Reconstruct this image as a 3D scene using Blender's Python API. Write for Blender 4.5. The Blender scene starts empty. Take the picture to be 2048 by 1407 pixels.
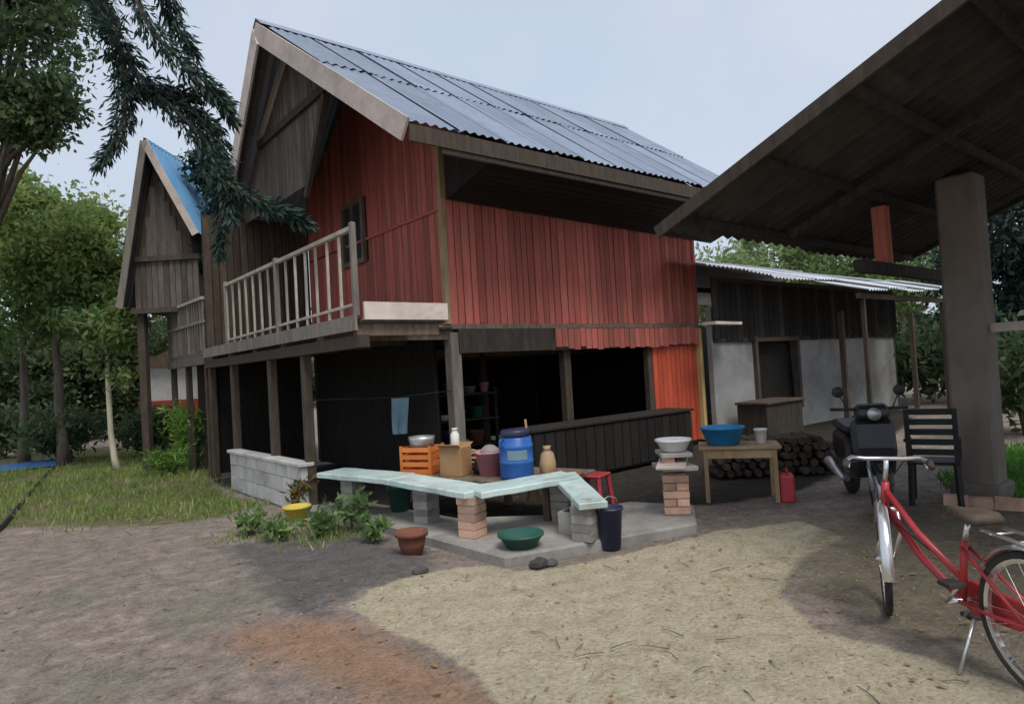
import bpy, math, random
import numpy as np
from mathutils import Vector, Matrix
random.seed(7)
RNG = np.random.default_rng(11)
S = bpy.context.scene
COL = S.collection

# ------------------------------------------------------------------ camera
CAM = Vector((-5.04, -7.38, 1.6))
YAW, PITCH, ROLL, FPX = math.radians(50.5), math.radians(1.5), math.radians(3.3), 1309.0
_f = Vector((math.cos(YAW) * math.cos(PITCH), math.sin(YAW) * math.cos(PITCH), math.sin(PITCH)))
_r = Vector((math.sin(YAW), -math.cos(YAW), 0))
_u = _r.cross(_f)
_r2 = _r * math.cos(ROLL) - _u * math.sin(ROLL)
_u2 = _u * math.cos(ROLL) + _r * math.sin(ROLL)
cd = bpy.data.cameras.new('camera')
cam = bpy.data.objects.new('camera', cd)
COL.objects.link(cam)
cd.sensor_width = 36.0
cd.lens = FPX / 2048.0 * 36.0
cd.clip_start = 0.05
cd.clip_end = 2000
cam.matrix_world = Matrix(((_r2.x, _u2.x, -_f.x, CAM.x), (_r2.y, _u2.y, -_f.y, CAM.y), (_r2.z, _u2.z, -_f.z, CAM.z), (0, 0, 0, 1)))
S.camera = cam


def at(px, py, depth):
    """a place in the yard, read off the photograph at a chosen distance"""
    d = _f + _r2 * ((px - 1024) / FPX) - _u2 * ((py - 703.5) / FPX)
    return CAM + d * depth


# ------------------------------------------------------------------ sky, sun, exposure
SUN_EL, SUN_AZ = math.radians(58), math.radians(-105)     # azimuth of the sun, from +X
w = bpy.data.worlds.new('World')
S.world = w
w.use_nodes = True
nt = w.node_tree
nt.nodes.clear()
n_out = nt.nodes.new('ShaderNodeOutputWorld')
n_bg = nt.nodes.new('ShaderNodeBackground')
n_sky = nt.nodes.new('ShaderNodeTexSky')
n_sky.sky_type = 'NISHITA'
n_sky.sun_disc = False
n_sky.sun_elevation = SUN_EL
n_sky.sun_rotation = math.pi / 2 - SUN_AZ
n_sky.air_density = 1.0
n_sky.dust_density = 4.0
n_sky.ozone_density = 1.5
n_mix = nt.nodes.new('ShaderNodeMix')
n_mix.data_type = 'RGBA'
n_mix.inputs[0].default_value = 0.8
n_mix.inputs[7].default_value = (5.0, 5.6, 6.5, 1)
n_tc = nt.nodes.new('ShaderNodeTexCoord')                # thin uneven cloud veil over the whole sky
n_cl = nt.nodes.new('ShaderNodeTexNoise')
n_cl.inputs['Scale'].default_value = 2.2
n_cl.inputs['Detail'].default_value = 5
n_cl.inputs['Roughness'].default_value = .55
n_cl.inputs['Distortion'].default_value = .6
nt.links.new(n_tc.outputs['Generated'], n_cl.inputs['Vector'])
n_cr = nt.nodes.new('ShaderNodeValToRGB')
n_cr.color_ramp.elements[0].position = .35
n_cr.color_ramp.elements[0].color = (.46, .53, .63, 1)
n_cr.color_ramp.elements[1].position = .66
n_cr.color_ramp.elements[1].color = (.53, .575, .65, 1)
nt.links.new(n_cl.outputs['Fac'], n_cr.inputs[0])
n_vm = nt.nodes.new('ShaderNodeVectorMath')
n_vm.operation = 'SCALE'
n_vm.inputs['Scale'].default_value = 9.6
nt.links.new(n_cr.outputs[0], n_vm.inputs[0])
nt.links.new(n_vm.outputs[0], n_mix.inputs[7])
nt.links.new(n_sky.outputs[0], n_mix.inputs[6])
nt.links.new(n_mix.outputs[2], n_bg.inputs[0])
n_bg.inputs[1].default_value = 0.1
nt.links.new(n_bg.outputs[0], n_out.inputs[0])
sd = bpy.data.lights.new('sun', 'SUN')
sd.energy = 1.5
sd.angle = math.radians(25)
sd.color = (1.0, 0.95, 0.88)
sun = bpy.data.objects.new('sun', sd)
COL.objects.link(sun)
sdir = Vector((math.cos(SUN_EL) * math.cos(SUN_AZ), math.cos(SUN_EL) * math.sin(SUN_AZ), math.sin(SUN_EL)))
sun.rotation_euler = sdir.to_track_quat('Z', 'Y').to_euler()
sun.location = (0, -4, 12)
S.view_settings.view_transform = 'Standard'
S.view_settings.look = 'None'
S.view_settings.exposure = 0.55
S.view_settings.gamma = 1.0
S.view_settings.use_curve_mapping = False

# ------------------------------------------------------------------ materials
MATS = {}


def ramp(nt, fac, stops):
    r = nt.nodes.new('ShaderNodeValToRGB')
    e = r.color_ramp.elements
    while len(e) < len(stops):
        e.new(0.5)
    for i, (p, c) in enumerate(stops):
        e[i].position = p
        e[i].color = (*c, 1) if len(c) == 3 else c
    nt.links.new(fac, r.inputs[0])
    return r.outputs[0]


def noise(nt, vec, scale, detail=4, rough=0.6, dist=0.0):
    n = nt.nodes.new('ShaderNodeTexNoise')
    n.inputs['Scale'].default_value = scale
    n.inputs['Detail'].default_value = detail
    n.inputs['Roughness'].default_value = rough
    n.inputs['Distortion'].default_value = dist
    if vec is not None:
        nt.links.new(vec, n.inputs['Vector'])
    return n.outputs['Fac']


def mixc(nt, fac, a, b, mode='MIX'):
    m = nt.nodes.new('ShaderNodeMix')
    m.data_type = 'RGBA'
    m.blend_type = mode
    for s, v in ((0, fac), (6, a), (7, b)):
        if isinstance(v, (int, float)):
            m.inputs[s].default_value = v
        elif isinstance(v, tuple):
            m.inputs[s].default_value = (*v, 1) if len(v) == 3 else v
        else:
            nt.links.new(v, m.inputs[s])
    return m.outputs[2]


def math_n(nt, op, a, b=0.0, clamp=False):
    m = nt.nodes.new('ShaderNodeMath')
    m.operation = op
    m.use_clamp = clamp
    for i, v in enumerate((a, b)):
        if isinstance(v, (int, float)):
            m.inputs[i].default_value = v
        else:
            nt.links.new(v, m.inputs[i])
    return m.outputs[0]


def new_mat(name):
    m = bpy.data.materials.new(name)
    m.use_nodes = True
    nt = m.node_tree
    bs = nt.nodes['Principled BSDF']
    MATS[name] = m
    return m, nt, bs


def coords(nt, stretch=(1, 1, 1), space='Object', rnd=True):
    tc = nt.nodes.new('ShaderNodeTexCoord')
    mp = nt.nodes.new('ShaderNodeMapping')
    mp.inputs['Scale'].default_value = stretch
    nt.links.new(tc.outputs[space], mp.inputs[0])
    if rnd:
        oi = nt.nodes.new('ShaderNodeObjectInfo')
        k = math_n(nt, 'MULTIPLY', oi.outputs['Random'], 37.0)
        cb = nt.nodes.new('ShaderNodeCombineXYZ')
        for i in range(3):
            nt.links.new(k, cb.inputs[i])
        nt.links.new(cb.outputs[0], mp.inputs['Location'])
        return mp.outputs[0], oi.outputs['Random']
    return mp.outputs[0], None


def bump(nt, bs, h, strength=0.3, dist=0.01):
    b = nt.nodes.new('ShaderNodeBump')
    b.inputs['Strength'].default_value = strength
    b.inputs['Distance'].default_value = dist
    nt.links.new(h, b.inputs['Height'])
    nt.links.new(b.outputs[0], bs.inputs['Normal'])


def mat_worn(name, c1, c2, scale=3.0, stretch=(1, 1, 1), rough=0.75, var=0.25, metal=0.0, dirt=None, dirt_amt=0.5, bmp=0.25, spec=0.3, peel=None):
    """paint, wood, concrete, cloth: two tones in noise, piece-to-piece variation, optional dirt"""
    m, nt, bs = new_mat(name)
    v, rnd = coords(nt, stretch)
    n1 = noise(nt, v, scale, 5, 0.65)
    col = ramp(nt, n1, [(0.32, c1), (0.68, c2)])
    if dirt:
        n2 = noise(nt, v, scale * 0.45, 6, 0.7, 0.4)
        k = ramp(nt, n2, [(0.48, (0, 0, 0)), (0.70, (dirt_amt,) * 3)])
        col = mixc(nt, k, col, dirt)
    if peel:
        n3 = noise(nt, v, scale * 5, 6, .75, .3)
        col = mixc(nt, ramp(nt, n3, [(.60, (0, 0, 0)), (.66, (.85,) * 3)]), col, peel)
    if var:
        f = math_n(nt, 'ADD', math_n(nt, 'MULTIPLY', rnd, 2 * var), 1 - var)
        cb = nt.nodes.new('ShaderNodeCombineColor')
        for i in range(3):
            nt.links.new(f, cb.inputs[i])
        col = mixc(nt, 1.0, col, cb.outputs[0], 'MULTIPLY')
    nt.links.new(col, bs.inputs['Base Color'])
    bs.inputs['Roughness'].default_value = rough
    bs.inputs['Metallic'].default_value = metal
    bs.inputs['Specular IOR Level'].default_value = spec
    if bmp:
        bump(nt, bs, noise(nt, v, scale * 4, 4, 0.7), bmp)
    return m


mat_worn('red_paint', (.37, .088, .068), (.50, .145, .11), 5, (4, 4, .35), .8, .26, dirt=(.20, .11, .085), dirt_amt=.8, peel=(.24, .19, .16))
mat_worn('bright_red_paint', (.52, .075, .035), (.62, .11, .05), 4, (4, 4, .6), .6, .2, dirt=(.22, .05, .04), dirt_amt=.5, peel=(.25, .12, .09))
mat_worn('grey_wood', (.13, .115, .10), (.23, .20, .175), 5, (3, 3, .5), .85, .3, dirt=(.09, .08, .06))
mat_worn('pale_wood', (.50, .42, .37), (.66, .57, .51), 4, (1, 1, 1), .75, .12, dirt=(.22, .18, .14), dirt_amt=.5)
mat_worn('brown_wood', (.095, .068, .05), (.19, .14, .105), 5, (3, 3, .6), .85, .3, dirt=(.05, .045, .035))
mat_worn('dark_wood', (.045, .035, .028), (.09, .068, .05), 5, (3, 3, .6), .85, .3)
mat_worn('rail_wood', (.36, .32, .27), (.56, .51, .44), 5, (2, 2, 1), .75, .2, dirt=(.2, .17, .14))
mat_worn('tan_wood', (.36, .24, .13), (.50, .36, .21), 5, (2, 2, .6), .75, .2, dirt=(.16, .11, .07))
mat_worn('concrete', (.26, .245, .225), (.40, .38, .35), 3.2, (1, 1, 1), .9, .1, dirt=(.13, .12, .10), dirt_amt=.85)
mat_worn('plaster_grey', (.25, .25, .245), (.37, .37, .36), 1.3, (1, 1, 1), .9, .05, dirt=(.12, .12, .11), dirt_amt=.7)
mat_worn('white_paint', (.66, .66, .64), (.80, .80, .78), 3, (1, 1, 1), .6, .1, dirt=(.4, .37, .32), dirt_amt=.5)
mat_worn('red_band', (.50, .07, .045), (.62, .11, .07), 3, (1, 1, 1), .6, .1)
mat_worn('teal_tile', (.42, .55, .52), (.60, .72, .69), 4, (1, 1, 1), .4, .12, dirt=(.22, .24, .2), dirt_amt=.7, spec=.5)
mat_worn('brick', (.42, .24, .16), (.58, .38, .28), 6, (1, 1, 1), .9, .28, dirt=(.25, .19, .15))
mat_worn('pillar', (.14, .12, .10), (.22, .19, .16), 2.6, (1, 1, .5), .9, .1, dirt=(.10, .09, .075), dirt_amt=.7)
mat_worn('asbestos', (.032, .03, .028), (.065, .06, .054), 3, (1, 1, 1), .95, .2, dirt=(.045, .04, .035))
mat_worn('blue_plastic', (.015, .09, .34), (.03, .15, .46), 3, (1, 1, 1), .4, .1, dirt=(.05, .1, .2), bmp=.05, spec=.5)
mat_worn('bright_blue_plastic', (.01, .19, .44), (.02, .26, .55), 3, (1, 1, 1), .38, .1, bmp=.05, spec=.5)
mat_worn('navy_plastic', (.02, .025, .06), (.035, .04, .09), 3, (1, 1, 1), .4, .1, bmp=.05, spec=.5)
mat_worn('orange_plastic', (.55, .15, .03), (.68, .22, .06), 3, (1, 1, 1), .5, .1, bmp=.05)
mat_worn('yellow_plastic', (.55, .42, .04), (.66, .54, .09), 3, (1, 1, 1), .5, .1, dirt=(.3, .22, .06), bmp=.05)
mat_worn('pink_plastic', (.50, .20, .24), (.60, .30, .34), 3, (1, 1, 1), .5, .1, bmp=.05)
mat_worn('red_plastic', (.42, .04, .055), (.52, .07, .08), 3, (1, 1, 1), .45, .1, bmp=.05)
mat_worn('green_plastic', (.015, .075, .06), (.03, .12, .09), 3, (1, 1, 1), .45, .1, dirt=(.07, .1, .08), bmp=.05)
mat_worn('pale_blue_cloth', (.13, .22, .28), (.2, .31, .37), 4, (1, 1, 1), .95, .1)
mat_worn('sack', (.24, .20, .19), (.36, .31, .29), 5, (1, 1, 1), .95, .15, dirt=(.15, .12, .1))
mat_worn('cardboard', (.30, .17, .075), (.40, .24, .12), 4, (1, 1, 1), .9, .1, dirt=(.2, .11, .06))
mat_worn('enamel', (.70, .69, .66), (.82, .81, .78), 3, (1, 1, 1), .3, .05, dirt=(.5, .45, .38), dirt_amt=.4, bmp=.03, spec=.5)
mat_worn('clay', (.16, .06, .04), (.24, .10, .065), 4, (1, 1, 1), .9, .1, dirt=(.09, .06, .05))
mat_worn('aluminium', (.42, .42, .42), (.58, .58, .58), 4, (1, 1, 1), .4, .05, metal=.7, bmp=.05)
mat_worn('black_plastic', (.012, .013, .015), (.03, .032, .035), 4, (1, 1, 1), .5, .05, bmp=.05)
mat_worn('rubber', (.018, .017, .016), (.045, .042, .038), 6, (1, 1, 1), .9, .05, dirt=(.12, .1, .08), dirt_amt=.4)
mat_worn('chrome', (.60, .60, .60), (.78, .78, .78), 6, (1, 1, 1), .25, .03, metal=.85, bmp=0)
mat_worn('bike_red', (.36, .022, .028), (.46, .04, .045), 5, (1, 1, 1), .35, .05, dirt=(.2, .04, .04), bmp=.03, spec=.5)
mat_worn('saddle_tan', (.06, .042, .03), (.11, .08, .055), 5, (1, 1, 1), .6, .05)
mat_worn('bark', (.10, .085, .065), (.20, .17, .135), 6, (2, 2, .5), .95, .15)
mat_worn('pale_bark', (.42, .38, .28), (.58, .53, .42), 6, (2, 2, .5), .9, .1, dirt=(.25, .22, .15))
mat_worn('dark_cloth', (.015, .02, .03), (.035, .04, .05), 4, (1, 1, 1), .95, .1)
mat_worn('blue_tarp', (.03, .10, .28), (.06, .16, .38), 4, (1, 1, 1), .6, .05)
mat_worn('scooter_black', (.008, .01, .012), (.016, .019, .023), 4, (1, 1, 1), .4, .05, bmp=0, spec=.5)
mat_worn('stone', (.20, .17, .14), (.40, .35, .29), 8, (1, 1, 1), .95, .4)
mat_worn('dark_stone', (.05, .048, .045), (.10, .095, .09), 8, (1, 1, 1), .95, .3)
mat_worn('dry_leaf', (.20, .11, .05), (.34, .22, .10), 8, (1, 1, 1), .9, .3, bmp=0)
mat_worn('dark_green_plastic', (.006, .012, .011), (.012, .02, .018), 3, (1, 1, 1), .5, .1, bmp=.05)
mat_worn('shade_black_wood', (.010, .009, .008), (.024, .021, .018), 5, (3, 3, .6), .9, .3)  # near-black wood with deep shade put into its colour
mat_worn('dim_wood', (.075, .064, .056), (.145, .124, .108), 5, (3, 3, .5), .88, .3, dirt=(.045, .04, .034))
mat_worn('shade_dark_wood', (.022, .019, .016), (.05, .042, .034), 5, (3, 3, .6), .9, .3)  # dark wood tone that carries the shade of covered places
mat_worn('whitewash', (.44, .43, .41), (.62, .61, .58), 2.2, (1, 1, 1), .9, .08, dirt=(.24, .22, .19), dirt_amt=.7)
mat_worn('pale_ochre', (.55, .40, .14), (.68, .55, .24), 4, (3, 3, .6), .7, .1, dirt=(.35, .2, .1))


def mat_sheet(name, c1, c2, rust, rust_amt, metal=0.35, rough=0.42):
    m, nt, bs = new_mat(name)
    v, rnd = coords(nt, (1, 1, 1))
    col = ramp(nt, noise(nt, v, 1.5, 5, .65), [(.3, c1), (.7, c2)])
    k = ramp(nt, noise(nt, v, 2.3, 7, .72, .6), [(.52, (0, 0, 0)), (.75, (rust_amt,) * 3)])
    col = mixc(nt, k, col, rust)
    f = math_n(nt, 'ADD', math_n(nt, 'MULTIPLY', rnd, .36), .8)
    cb = nt.nodes.new('ShaderNodeCombineColor')
    for i in range(3):
        nt.links.new(f, cb.inputs[i])
    col = mixc(nt, 1.0, col, cb.outputs[0], 'MULTIPLY')
    nt.links.new(col, bs.inputs['Base Color'])
    bs.inputs['Metallic'].default_value = metal
    bs.inputs['Roughness'].default_value = rough
    return m


mat_sheet('blue_grey_sheet', (.18, .225, .305), (.255, .305, .39), (.15, .14, .14), .5, .15, .5)
mat_sheet('sky_blue_sheet', (.09, .26, .48), (.16, .36, .58), (.35, .42, .48), .5, .1, .45)
mat_sheet('zinc_sheet', (.60, .63, .67), (.78, .80, .83), (.30, .24, .2), .5, .5, .4)


def mat_leaf(name, c1, c2, c3, trans=0.3):
    m, nt, bs = new_mat(name)
    g = nt.nodes.new('ShaderNodeNewGeometry')
    tc = nt.nodes.new('ShaderNodeTexCoord')
    col = ramp(nt, g.outputs['Random Per Island'], [(.05, c1), (.55, c2), (.97, c3)])
    n = ramp(nt, noise(nt, tc.outputs['Object'], 1.4, 3, .6), [(.3, (.55, .6, .6)), (.7, (1.15, 1.1, 1.0))])
    col = mixc(nt, 1.0, col, n, 'MULTIPLY')
    nt.links.new(col, bs.inputs['Base Color'])
    bs.inputs['Roughness'].default_value = .6
    bs.inputs['Specular IOR Level'].default_value = .25
    tr = nt.nodes.new('ShaderNodeBsdfTranslucent')
    nt.links.new(col, tr.inputs[0])
    ms = nt.nodes.new('ShaderNodeMixShader')
    ms.inputs[0].default_value = trans
    nt.links.new(bs.outputs[0], ms.inputs[1])
    nt.links.new(tr.outputs[0], ms.inputs[2])
    nt.links.new(ms.outputs[0], nt.nodes['Material Output'].inputs[0])
    return m


mat_leaf('leaf_dark', (.065, .115, .055), (.115, .175, .085), (.20, .26, .13), .45)
mat_leaf('leaf_mid', (.13, .24, .08), (.21, .34, .125), (.34, .44, .18), .5)
mat_leaf('leaf_yellow', (.22, .34, .12), (.33, .46, .17), (.52, .55, .20), .5)
mat_leaf('leaf_needle', (.02, .045, .04), (.035, .07, .06), (.06, .10, .075), .15)
mat_leaf('leaf_bright', (.12, .26, .05), (.19, .37, .08), (.31, .47, .13), .5)
mat_leaf('leaf_brownish', (.10, .12, .035), (.19, .13, .05), (.26, .12, .05))
mat_leaf('grass_blade', (.19, .30, .08), (.30, .40, .12), (.48, .50, .21), .45)
mat_leaf('lawn_blade', (.06, .20, .03), (.10, .30, .05), (.18, .38, .08))
mat_leaf('leaf_wood', (.05, .085, .045), (.09, .13, .065), (.15, .19, .09))
mat_leaf('leaf_far', (.22, .32, .14), (.30, .40, .18), (.42, .49, .25), .5)

# ground: soil, sand, red earth, damp patches, turf and painted shade, mixed by the masks stored on the mesh
m, nt, bs = new_mat('soil')
tc = nt.nodes.new('ShaderNodeTexCoord')
P = tc.outputs['Object']


def attr(n):
    a = nt.nodes.new('ShaderNodeAttribute')
    a.attribute_name = n
    return a.outputs['Fac']


def edge(a, sc, lo=.42, hi=.58, amt=.55):
    k = math_n(nt, 'ADD', attr(a), math_n(nt, 'MULTIPLY', math_n(nt, 'SUBTRACT', noise(nt, P, sc, 6, .7), .5), amt))
    mr = nt.nodes.new('ShaderNodeMapRange')
    mr.interpolation_type = 'SMOOTHSTEP'
    mr.inputs[1].default_value = lo
    mr.inputs[2].default_value = hi
    nt.links.new(k, mr.inputs[0])
    return mr.outputs[0]


fine = noise(nt, P, 38, 5, .75)
mid = noise(nt, P, 6, 6, .7, .3)
big = noise(nt, P, 1.1, 5, .6, .5)
base = ramp(nt, mid, [(.28, (.172, .136, .118)), (.5, (.30, .243, .212)), (.72, (.44, .368, .322))])
base = mixc(nt, ramp(nt, big, [(.45, (0, 0, 0)), (.62, (.7, .7, .7))]), base, ramp(nt, mid, [(.3, (.17, .17, .125)), (.7, (.27, .25, .19))]))
sand = ramp(nt, mid, [(.25, (.35, .30, .195)), (.5, (.48, .42, .295)), (.75, (.57, .51, .385))])
red = ramp(nt, mid, [(.28, (.27, .155, .095)), (.72, (.40, .265, .185))])
damp = ramp(nt, mid, [(.28, (.10, .092, .088)), (.72, (.19, .175, .165))])
dampb = ramp(nt, mid, [(.28, (.13, .11, .08)), (.72, (.25, .21, .15))])
turf = ramp(nt, mid, [(.28, (.10, .105, .045)), (.5, (.16, .15, .075)), (.72, (.26, .22, .13))])
c = mixc(nt, edge('red', 6, .3, .8, 1.1), base, red)
c = mixc(nt, edge('damp', 5, .3, .75, 1.0), c, damp)
c = mixc(nt, edge('sand', 7.0, .42, .6, .6), c, sand)
c = mixc(nt, edge('dampb', 3.5, .25, .85, 1.1), c, dampb)
c = mixc(nt, edge('grass', 2.6, .35, .65), c, turf)
shade_earth = ramp(nt, mid, [(.28, (.03, .026, .022)), (.72, (.068, .058, .048))])  # near-black tone: shade under the house put into the ground colour
c = mixc(nt, edge('under', 2.6, .35, .65), c, shade_earth)
c = mixc(nt, 1.0, c, ramp(nt, fine, [(.3, (.62, .61, .60)), (.5, (1, 1, 1)), (.72, (1.3, 1.3, 1.28))]), 'MULTIPLY')
nt.links.new(c, bs.inputs['Base Color'])
bs.inputs['Roughness'].default_value = .95
bs.inputs['Specular IOR Level'].default_value = .15
hgt = math_n(nt, 'ADD', math_n(nt, 'MULTIPLY', fine, .5), mid)
bump(nt, bs, hgt, 1.0, .05)


# ------------------------------------------------------------------ builders
def tag(o, label=None, cat=None, group=None, kind=None):
    if label: o['label'] = label
    if cat: o['category'] = cat
    if group: o['group'] = group
    if kind: o['kind'] = kind
    return o


WM = {}


def thing(name, label, cat, loc=(0, 0, 0), rz=0.0, group=None):
    o = bpy.data.objects.new(name, None)
    o.empty_display_size = .2
    COL.objects.link(o)
    o.location = loc
    o.rotation_euler = (0, 0, rz)
    WM[o] = Matrix.Translation(Vector(loc)) @ Matrix.Rotation(rz, 4, 'Z')
    return tag(o, label, cat, group)


def link(name, me, parent=None, local=False):
    """local=False: the mesh is in world coordinates even under a thing"""
    o = bpy.data.objects.new(name, me)
    COL.objects.link(o)
    if parent is not None:
        o.parent = parent
        if not local and parent in WM:
            o.matrix_parent_inverse = WM[parent].inverted()
    return o


class MB:
    def __init__(s):
        s.v, s.f = [], []

    def add(s, vs, fs):
        b = len(s.v)
        s.v += [tuple(v) for v in vs]
        s.f += [tuple(b + i for i in f) for f in fs]
        return s

    def box(s, c, d, rz=0.0, tilt=None):
        M = Matrix.Rotation(rz, 3, 'Z')
        if tilt is not None:
            M = M @ tilt
        vs = [Vector(c) + M @ Vector((sx * d[0] / 2, sy * d[1] / 2, sz * d[2] / 2)) for sz in (-1, 1) for sy in (-1, 1) for sx in (-1, 1)]
        return s.add(vs, [(0, 2, 3, 1), (4, 5, 7, 6), (0, 1, 5, 4), (2, 6, 7, 3), (0, 4, 6, 2), (1, 3, 7, 5)])

    def beam(s, p0, p1, w_, h_, up=(0, 0, 1)):
        p0, p1 = Vector(p0), Vector(p1)
        t = (p1 - p0).normalized()
        a = t.cross(Vector(up))
        if a.length < 1e-4:
            a = t.cross(Vector((1, 0, 0)))
        a.normalize()
        b = a.cross(t).normalized()
        vs = []
        for p in (p0, p1):
            for sa, sb in ((-1, -1), (1, -1), (1, 1), (-1, 1)):
                vs.append(p + a * (sa * w_ / 2) + b * (sb * h_ / 2))
        return s.add(vs, [(3, 2, 1, 0), (4, 5, 6, 7), (0, 1, 5, 4), (1, 2, 6, 5), (2, 3, 7, 6), (3, 0, 4, 7)])

    def tube(s, path, rad, n=8, closed=False, cap=True):
        path = [Vector(p) for p in path]
        if not isinstance(rad, (list, tuple)):
            rad = [rad] * len(path)
        N = len(path)
        ref = None
        rings = []
        for i, p in enumerate(path):
            if closed:
                t = path[(i + 1) % N] - path[i - 1]
            else:
                t = path[min(i + 1, N - 1)] - path[max(i - 1, 0)]
            t.normalize()
            if ref is None:
                ref = t.orthogonal().normalized()
            ref = (ref - t * ref.dot(t))
            if ref.length < 1e-5:
                ref = t.orthogonal()
            ref.normalize()
            b = t.cross(ref)
            rings.append([p + (ref * math.cos(2 * math.pi * k / n) + b * math.sin(2 * math.pi * k / n)) * rad[i] for k in range(n)])
        vs = [v for r in rings for v in r]
        fs = []
        for i in range(N if closed else N - 1):
            j = (i + 1) % N
            for k in range(n):
                k2 = (k + 1) % n
                fs.append((i * n + k, i * n + k2, j * n + k2, j * n + k))
        if cap and not closed:
            fs.append(tuple(range(n - 1, -1, -1)))
            fs.append(tuple((N - 1) * n + k for k in range(n)))
        return s.add(vs, fs)

    def lathe(s, prof, n=20, loc=(0, 0, 0), sx=1.0, sy=1.0, rz=0.0):
        L = Vector(loc)
        vs = []
        for r, z in prof:
            for k in range(n):
                a = 2 * math.pi * k / n + rz
                vs.append(L + Vector((r * sx * math.cos(a), r * sy * math.sin(a), z)))
        fs = []
        for i in range(len(prof) - 1):
            for k in range(n):
                k2 = (k + 1) % n
                fs.append((i * n + k, i * n + k2, (i + 1) * n + k2, (i + 1) * n + k))
        if prof[0][0] > 1e-4: fs.append(tuple(range(n - 1, -1, -1)))
        if prof[-1][0] > 1e-4: fs.append(tuple((len(prof) - 1) * n + k for k in range(n)))
        return s.add(vs, fs)

    def prism(s, poly, axis, a0, a1):
        """polygon in the plane across `axis` pushed from a0 to a1"""
        def P3(p, a):
            return {'x': (a, p[0], p[1]), 'y': (p[0], a, p[1]), 'z': (p[0], p[1], a)}[axis]
        n = len(poly)
        vs = [P3(p, a0) for p in poly] + [P3(p, a1) for p in poly]
        fs = [tuple(range(n - 1, -1, -1)), tuple(range(n, 2 * n))] + [(i, (i + 1) % n, n + (i + 1) % n, n + i) for i in range(n)]
        return s.add(vs, fs)

    def mesh(s, mat, smooth=False, name='mesh'):
        me = bpy.data.meshes.new(name)
        me.from_pydata(s.v, [], s.f)
        import bmesh
        bm = bmesh.new()
        bm.from_mesh(me)
        bmesh.ops.recalc_face_normals(bm, faces=bm.faces)
        bm.to_mesh(me)
        bm.free()
        me.materials.append(MATS[mat])
        if smooth:
            for p in me.polygons:
                p.use_smooth = True
        return me

    def build(s, name, mat, parent=None, smooth=False, local=False, bevel=0.0):
        o = link(name, s.mesh(mat, smooth, name), parent, local)
        if bevel:
            b = o.modifiers.new('bevel', 'BEVEL')
            b.width = bevel
            b.segments = 1
            b.limit_method = 'ANGLE'
        return o


def quads_obj(name, V, mat, parent=None):
    """V: (n,4,3) array of leaf quads -> one mesh object"""
    n = len(V)
    me = bpy.data.meshes.new(name)
    me.vertices.add(n * 4)
    me.vertices.foreach_set('co', V.reshape(-1).astype(np.float32))
    me.loops.add(n * 4)
    me.loops.foreach_set('vertex_index', np.arange(n * 4, dtype=np.int32))
    me.polygons.add(n)
    me.polygons.foreach_set('loop_start', np.arange(0, n * 4, 4, dtype=np.int32))
    me.update(calc_edges=True)
    me.materials.append(MATS[mat])
    return link(name, me, parent)


def leaf_quads(pos, size, aspect=0.45, droop=0.0, dirs=None, jitter=1.0):
    """rhombic leaves at the given points"""
    n = len(pos)
    d = RNG.normal(size=(n, 3)) * jitter
    if dirs is not None:
        d += dirs
    d[:, 2] -= droop
    d /= np.linalg.norm(d, axis=1, keepdims=True) + 1e-9
    s_ = np.cross(d, RNG.normal(size=(n, 3)))
    s_ /= np.linalg.norm(s_, axis=1, keepdims=True) + 1e-9
    L = (size * RNG.uniform(.6, 1.35, n))[:, None]
    nrm = np.cross(d, s_)
    a = pos
    b = pos + d * L * .5 + s_ * L * aspect * .5 + nrm * L * .06
    c_ = pos + d * L
    e = pos + d * L * .5 - s_ * L * aspect * .5 + nrm * L * .06
    return np.stack([a, b, c_, e], axis=1)


def crown_points(c, r, n_clump, n_leaf, spread=.22, hollow=.45):
    c, r = np.array(c), np.array(r)
    d = RNG.normal(size=(n_clump, 3))
    d /= np.linalg.norm(d, axis=1, keepdims=True)
    rad = RNG.uniform(hollow, 1.0, n_clump)[:, None]
    cl = c + d * rad * r
    sz = RNG.uniform(.5, 1.3, n_clump)
    idx = RNG.integers(0, n_clump, n_leaf)
    off = RNG.normal(size=(n_leaf, 3)) * spread * r.mean() * sz[idx][:, None]
    off[:, 2] *= .65
    return cl, cl[idx] + off


def tree(name, label, base, top, tr, crowns, mat, leaf, group=None, bark='bark', bend=.15, limbs=9, aspect=.45, droop=.25):
    base, top = Vector(base), Vector(top)
    t = thing(name, label, 'tree', base, 0, group)
    mb = MB()
    k = Vector((random.uniform(-1, 1), random.uniform(-1, 1), 0)) * bend
    path = [base + (top - base) * f + k * math.sin(f * math.pi) + Vector((random.uniform(-.03, .03), random.uniform(-.03, .03), 0)) for f in [i / 7 for i in range(8)]]
    path[0] = base - Vector((0, 0, .1))
    mb.tube(path, [tr * (1.35 if i == 0 else 1 - .09 * i) for i in range(8)], 9)
    pts = []
    for (c, r, nc, nl) in crowns:
        cl, p = crown_points(c, r, nc, nl)
        pts.append(p)
        for q in cl[:limbs]:
            s0 = path[random.choice((5, 6, 7))]
            q = Vector(q)
            md = s0.lerp(q, .55) + Vector((0, 0, .1 * (q - s0).length))
            mb.tube([s0, md, q], [tr * .4, tr * .25, tr * .08], 5)
    mb.build('trunk', bark, t, True)
    quads_obj('crown', leaf_quads(np.concatenate(pts), leaf, aspect, droop), mat, t)
    return t


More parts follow.
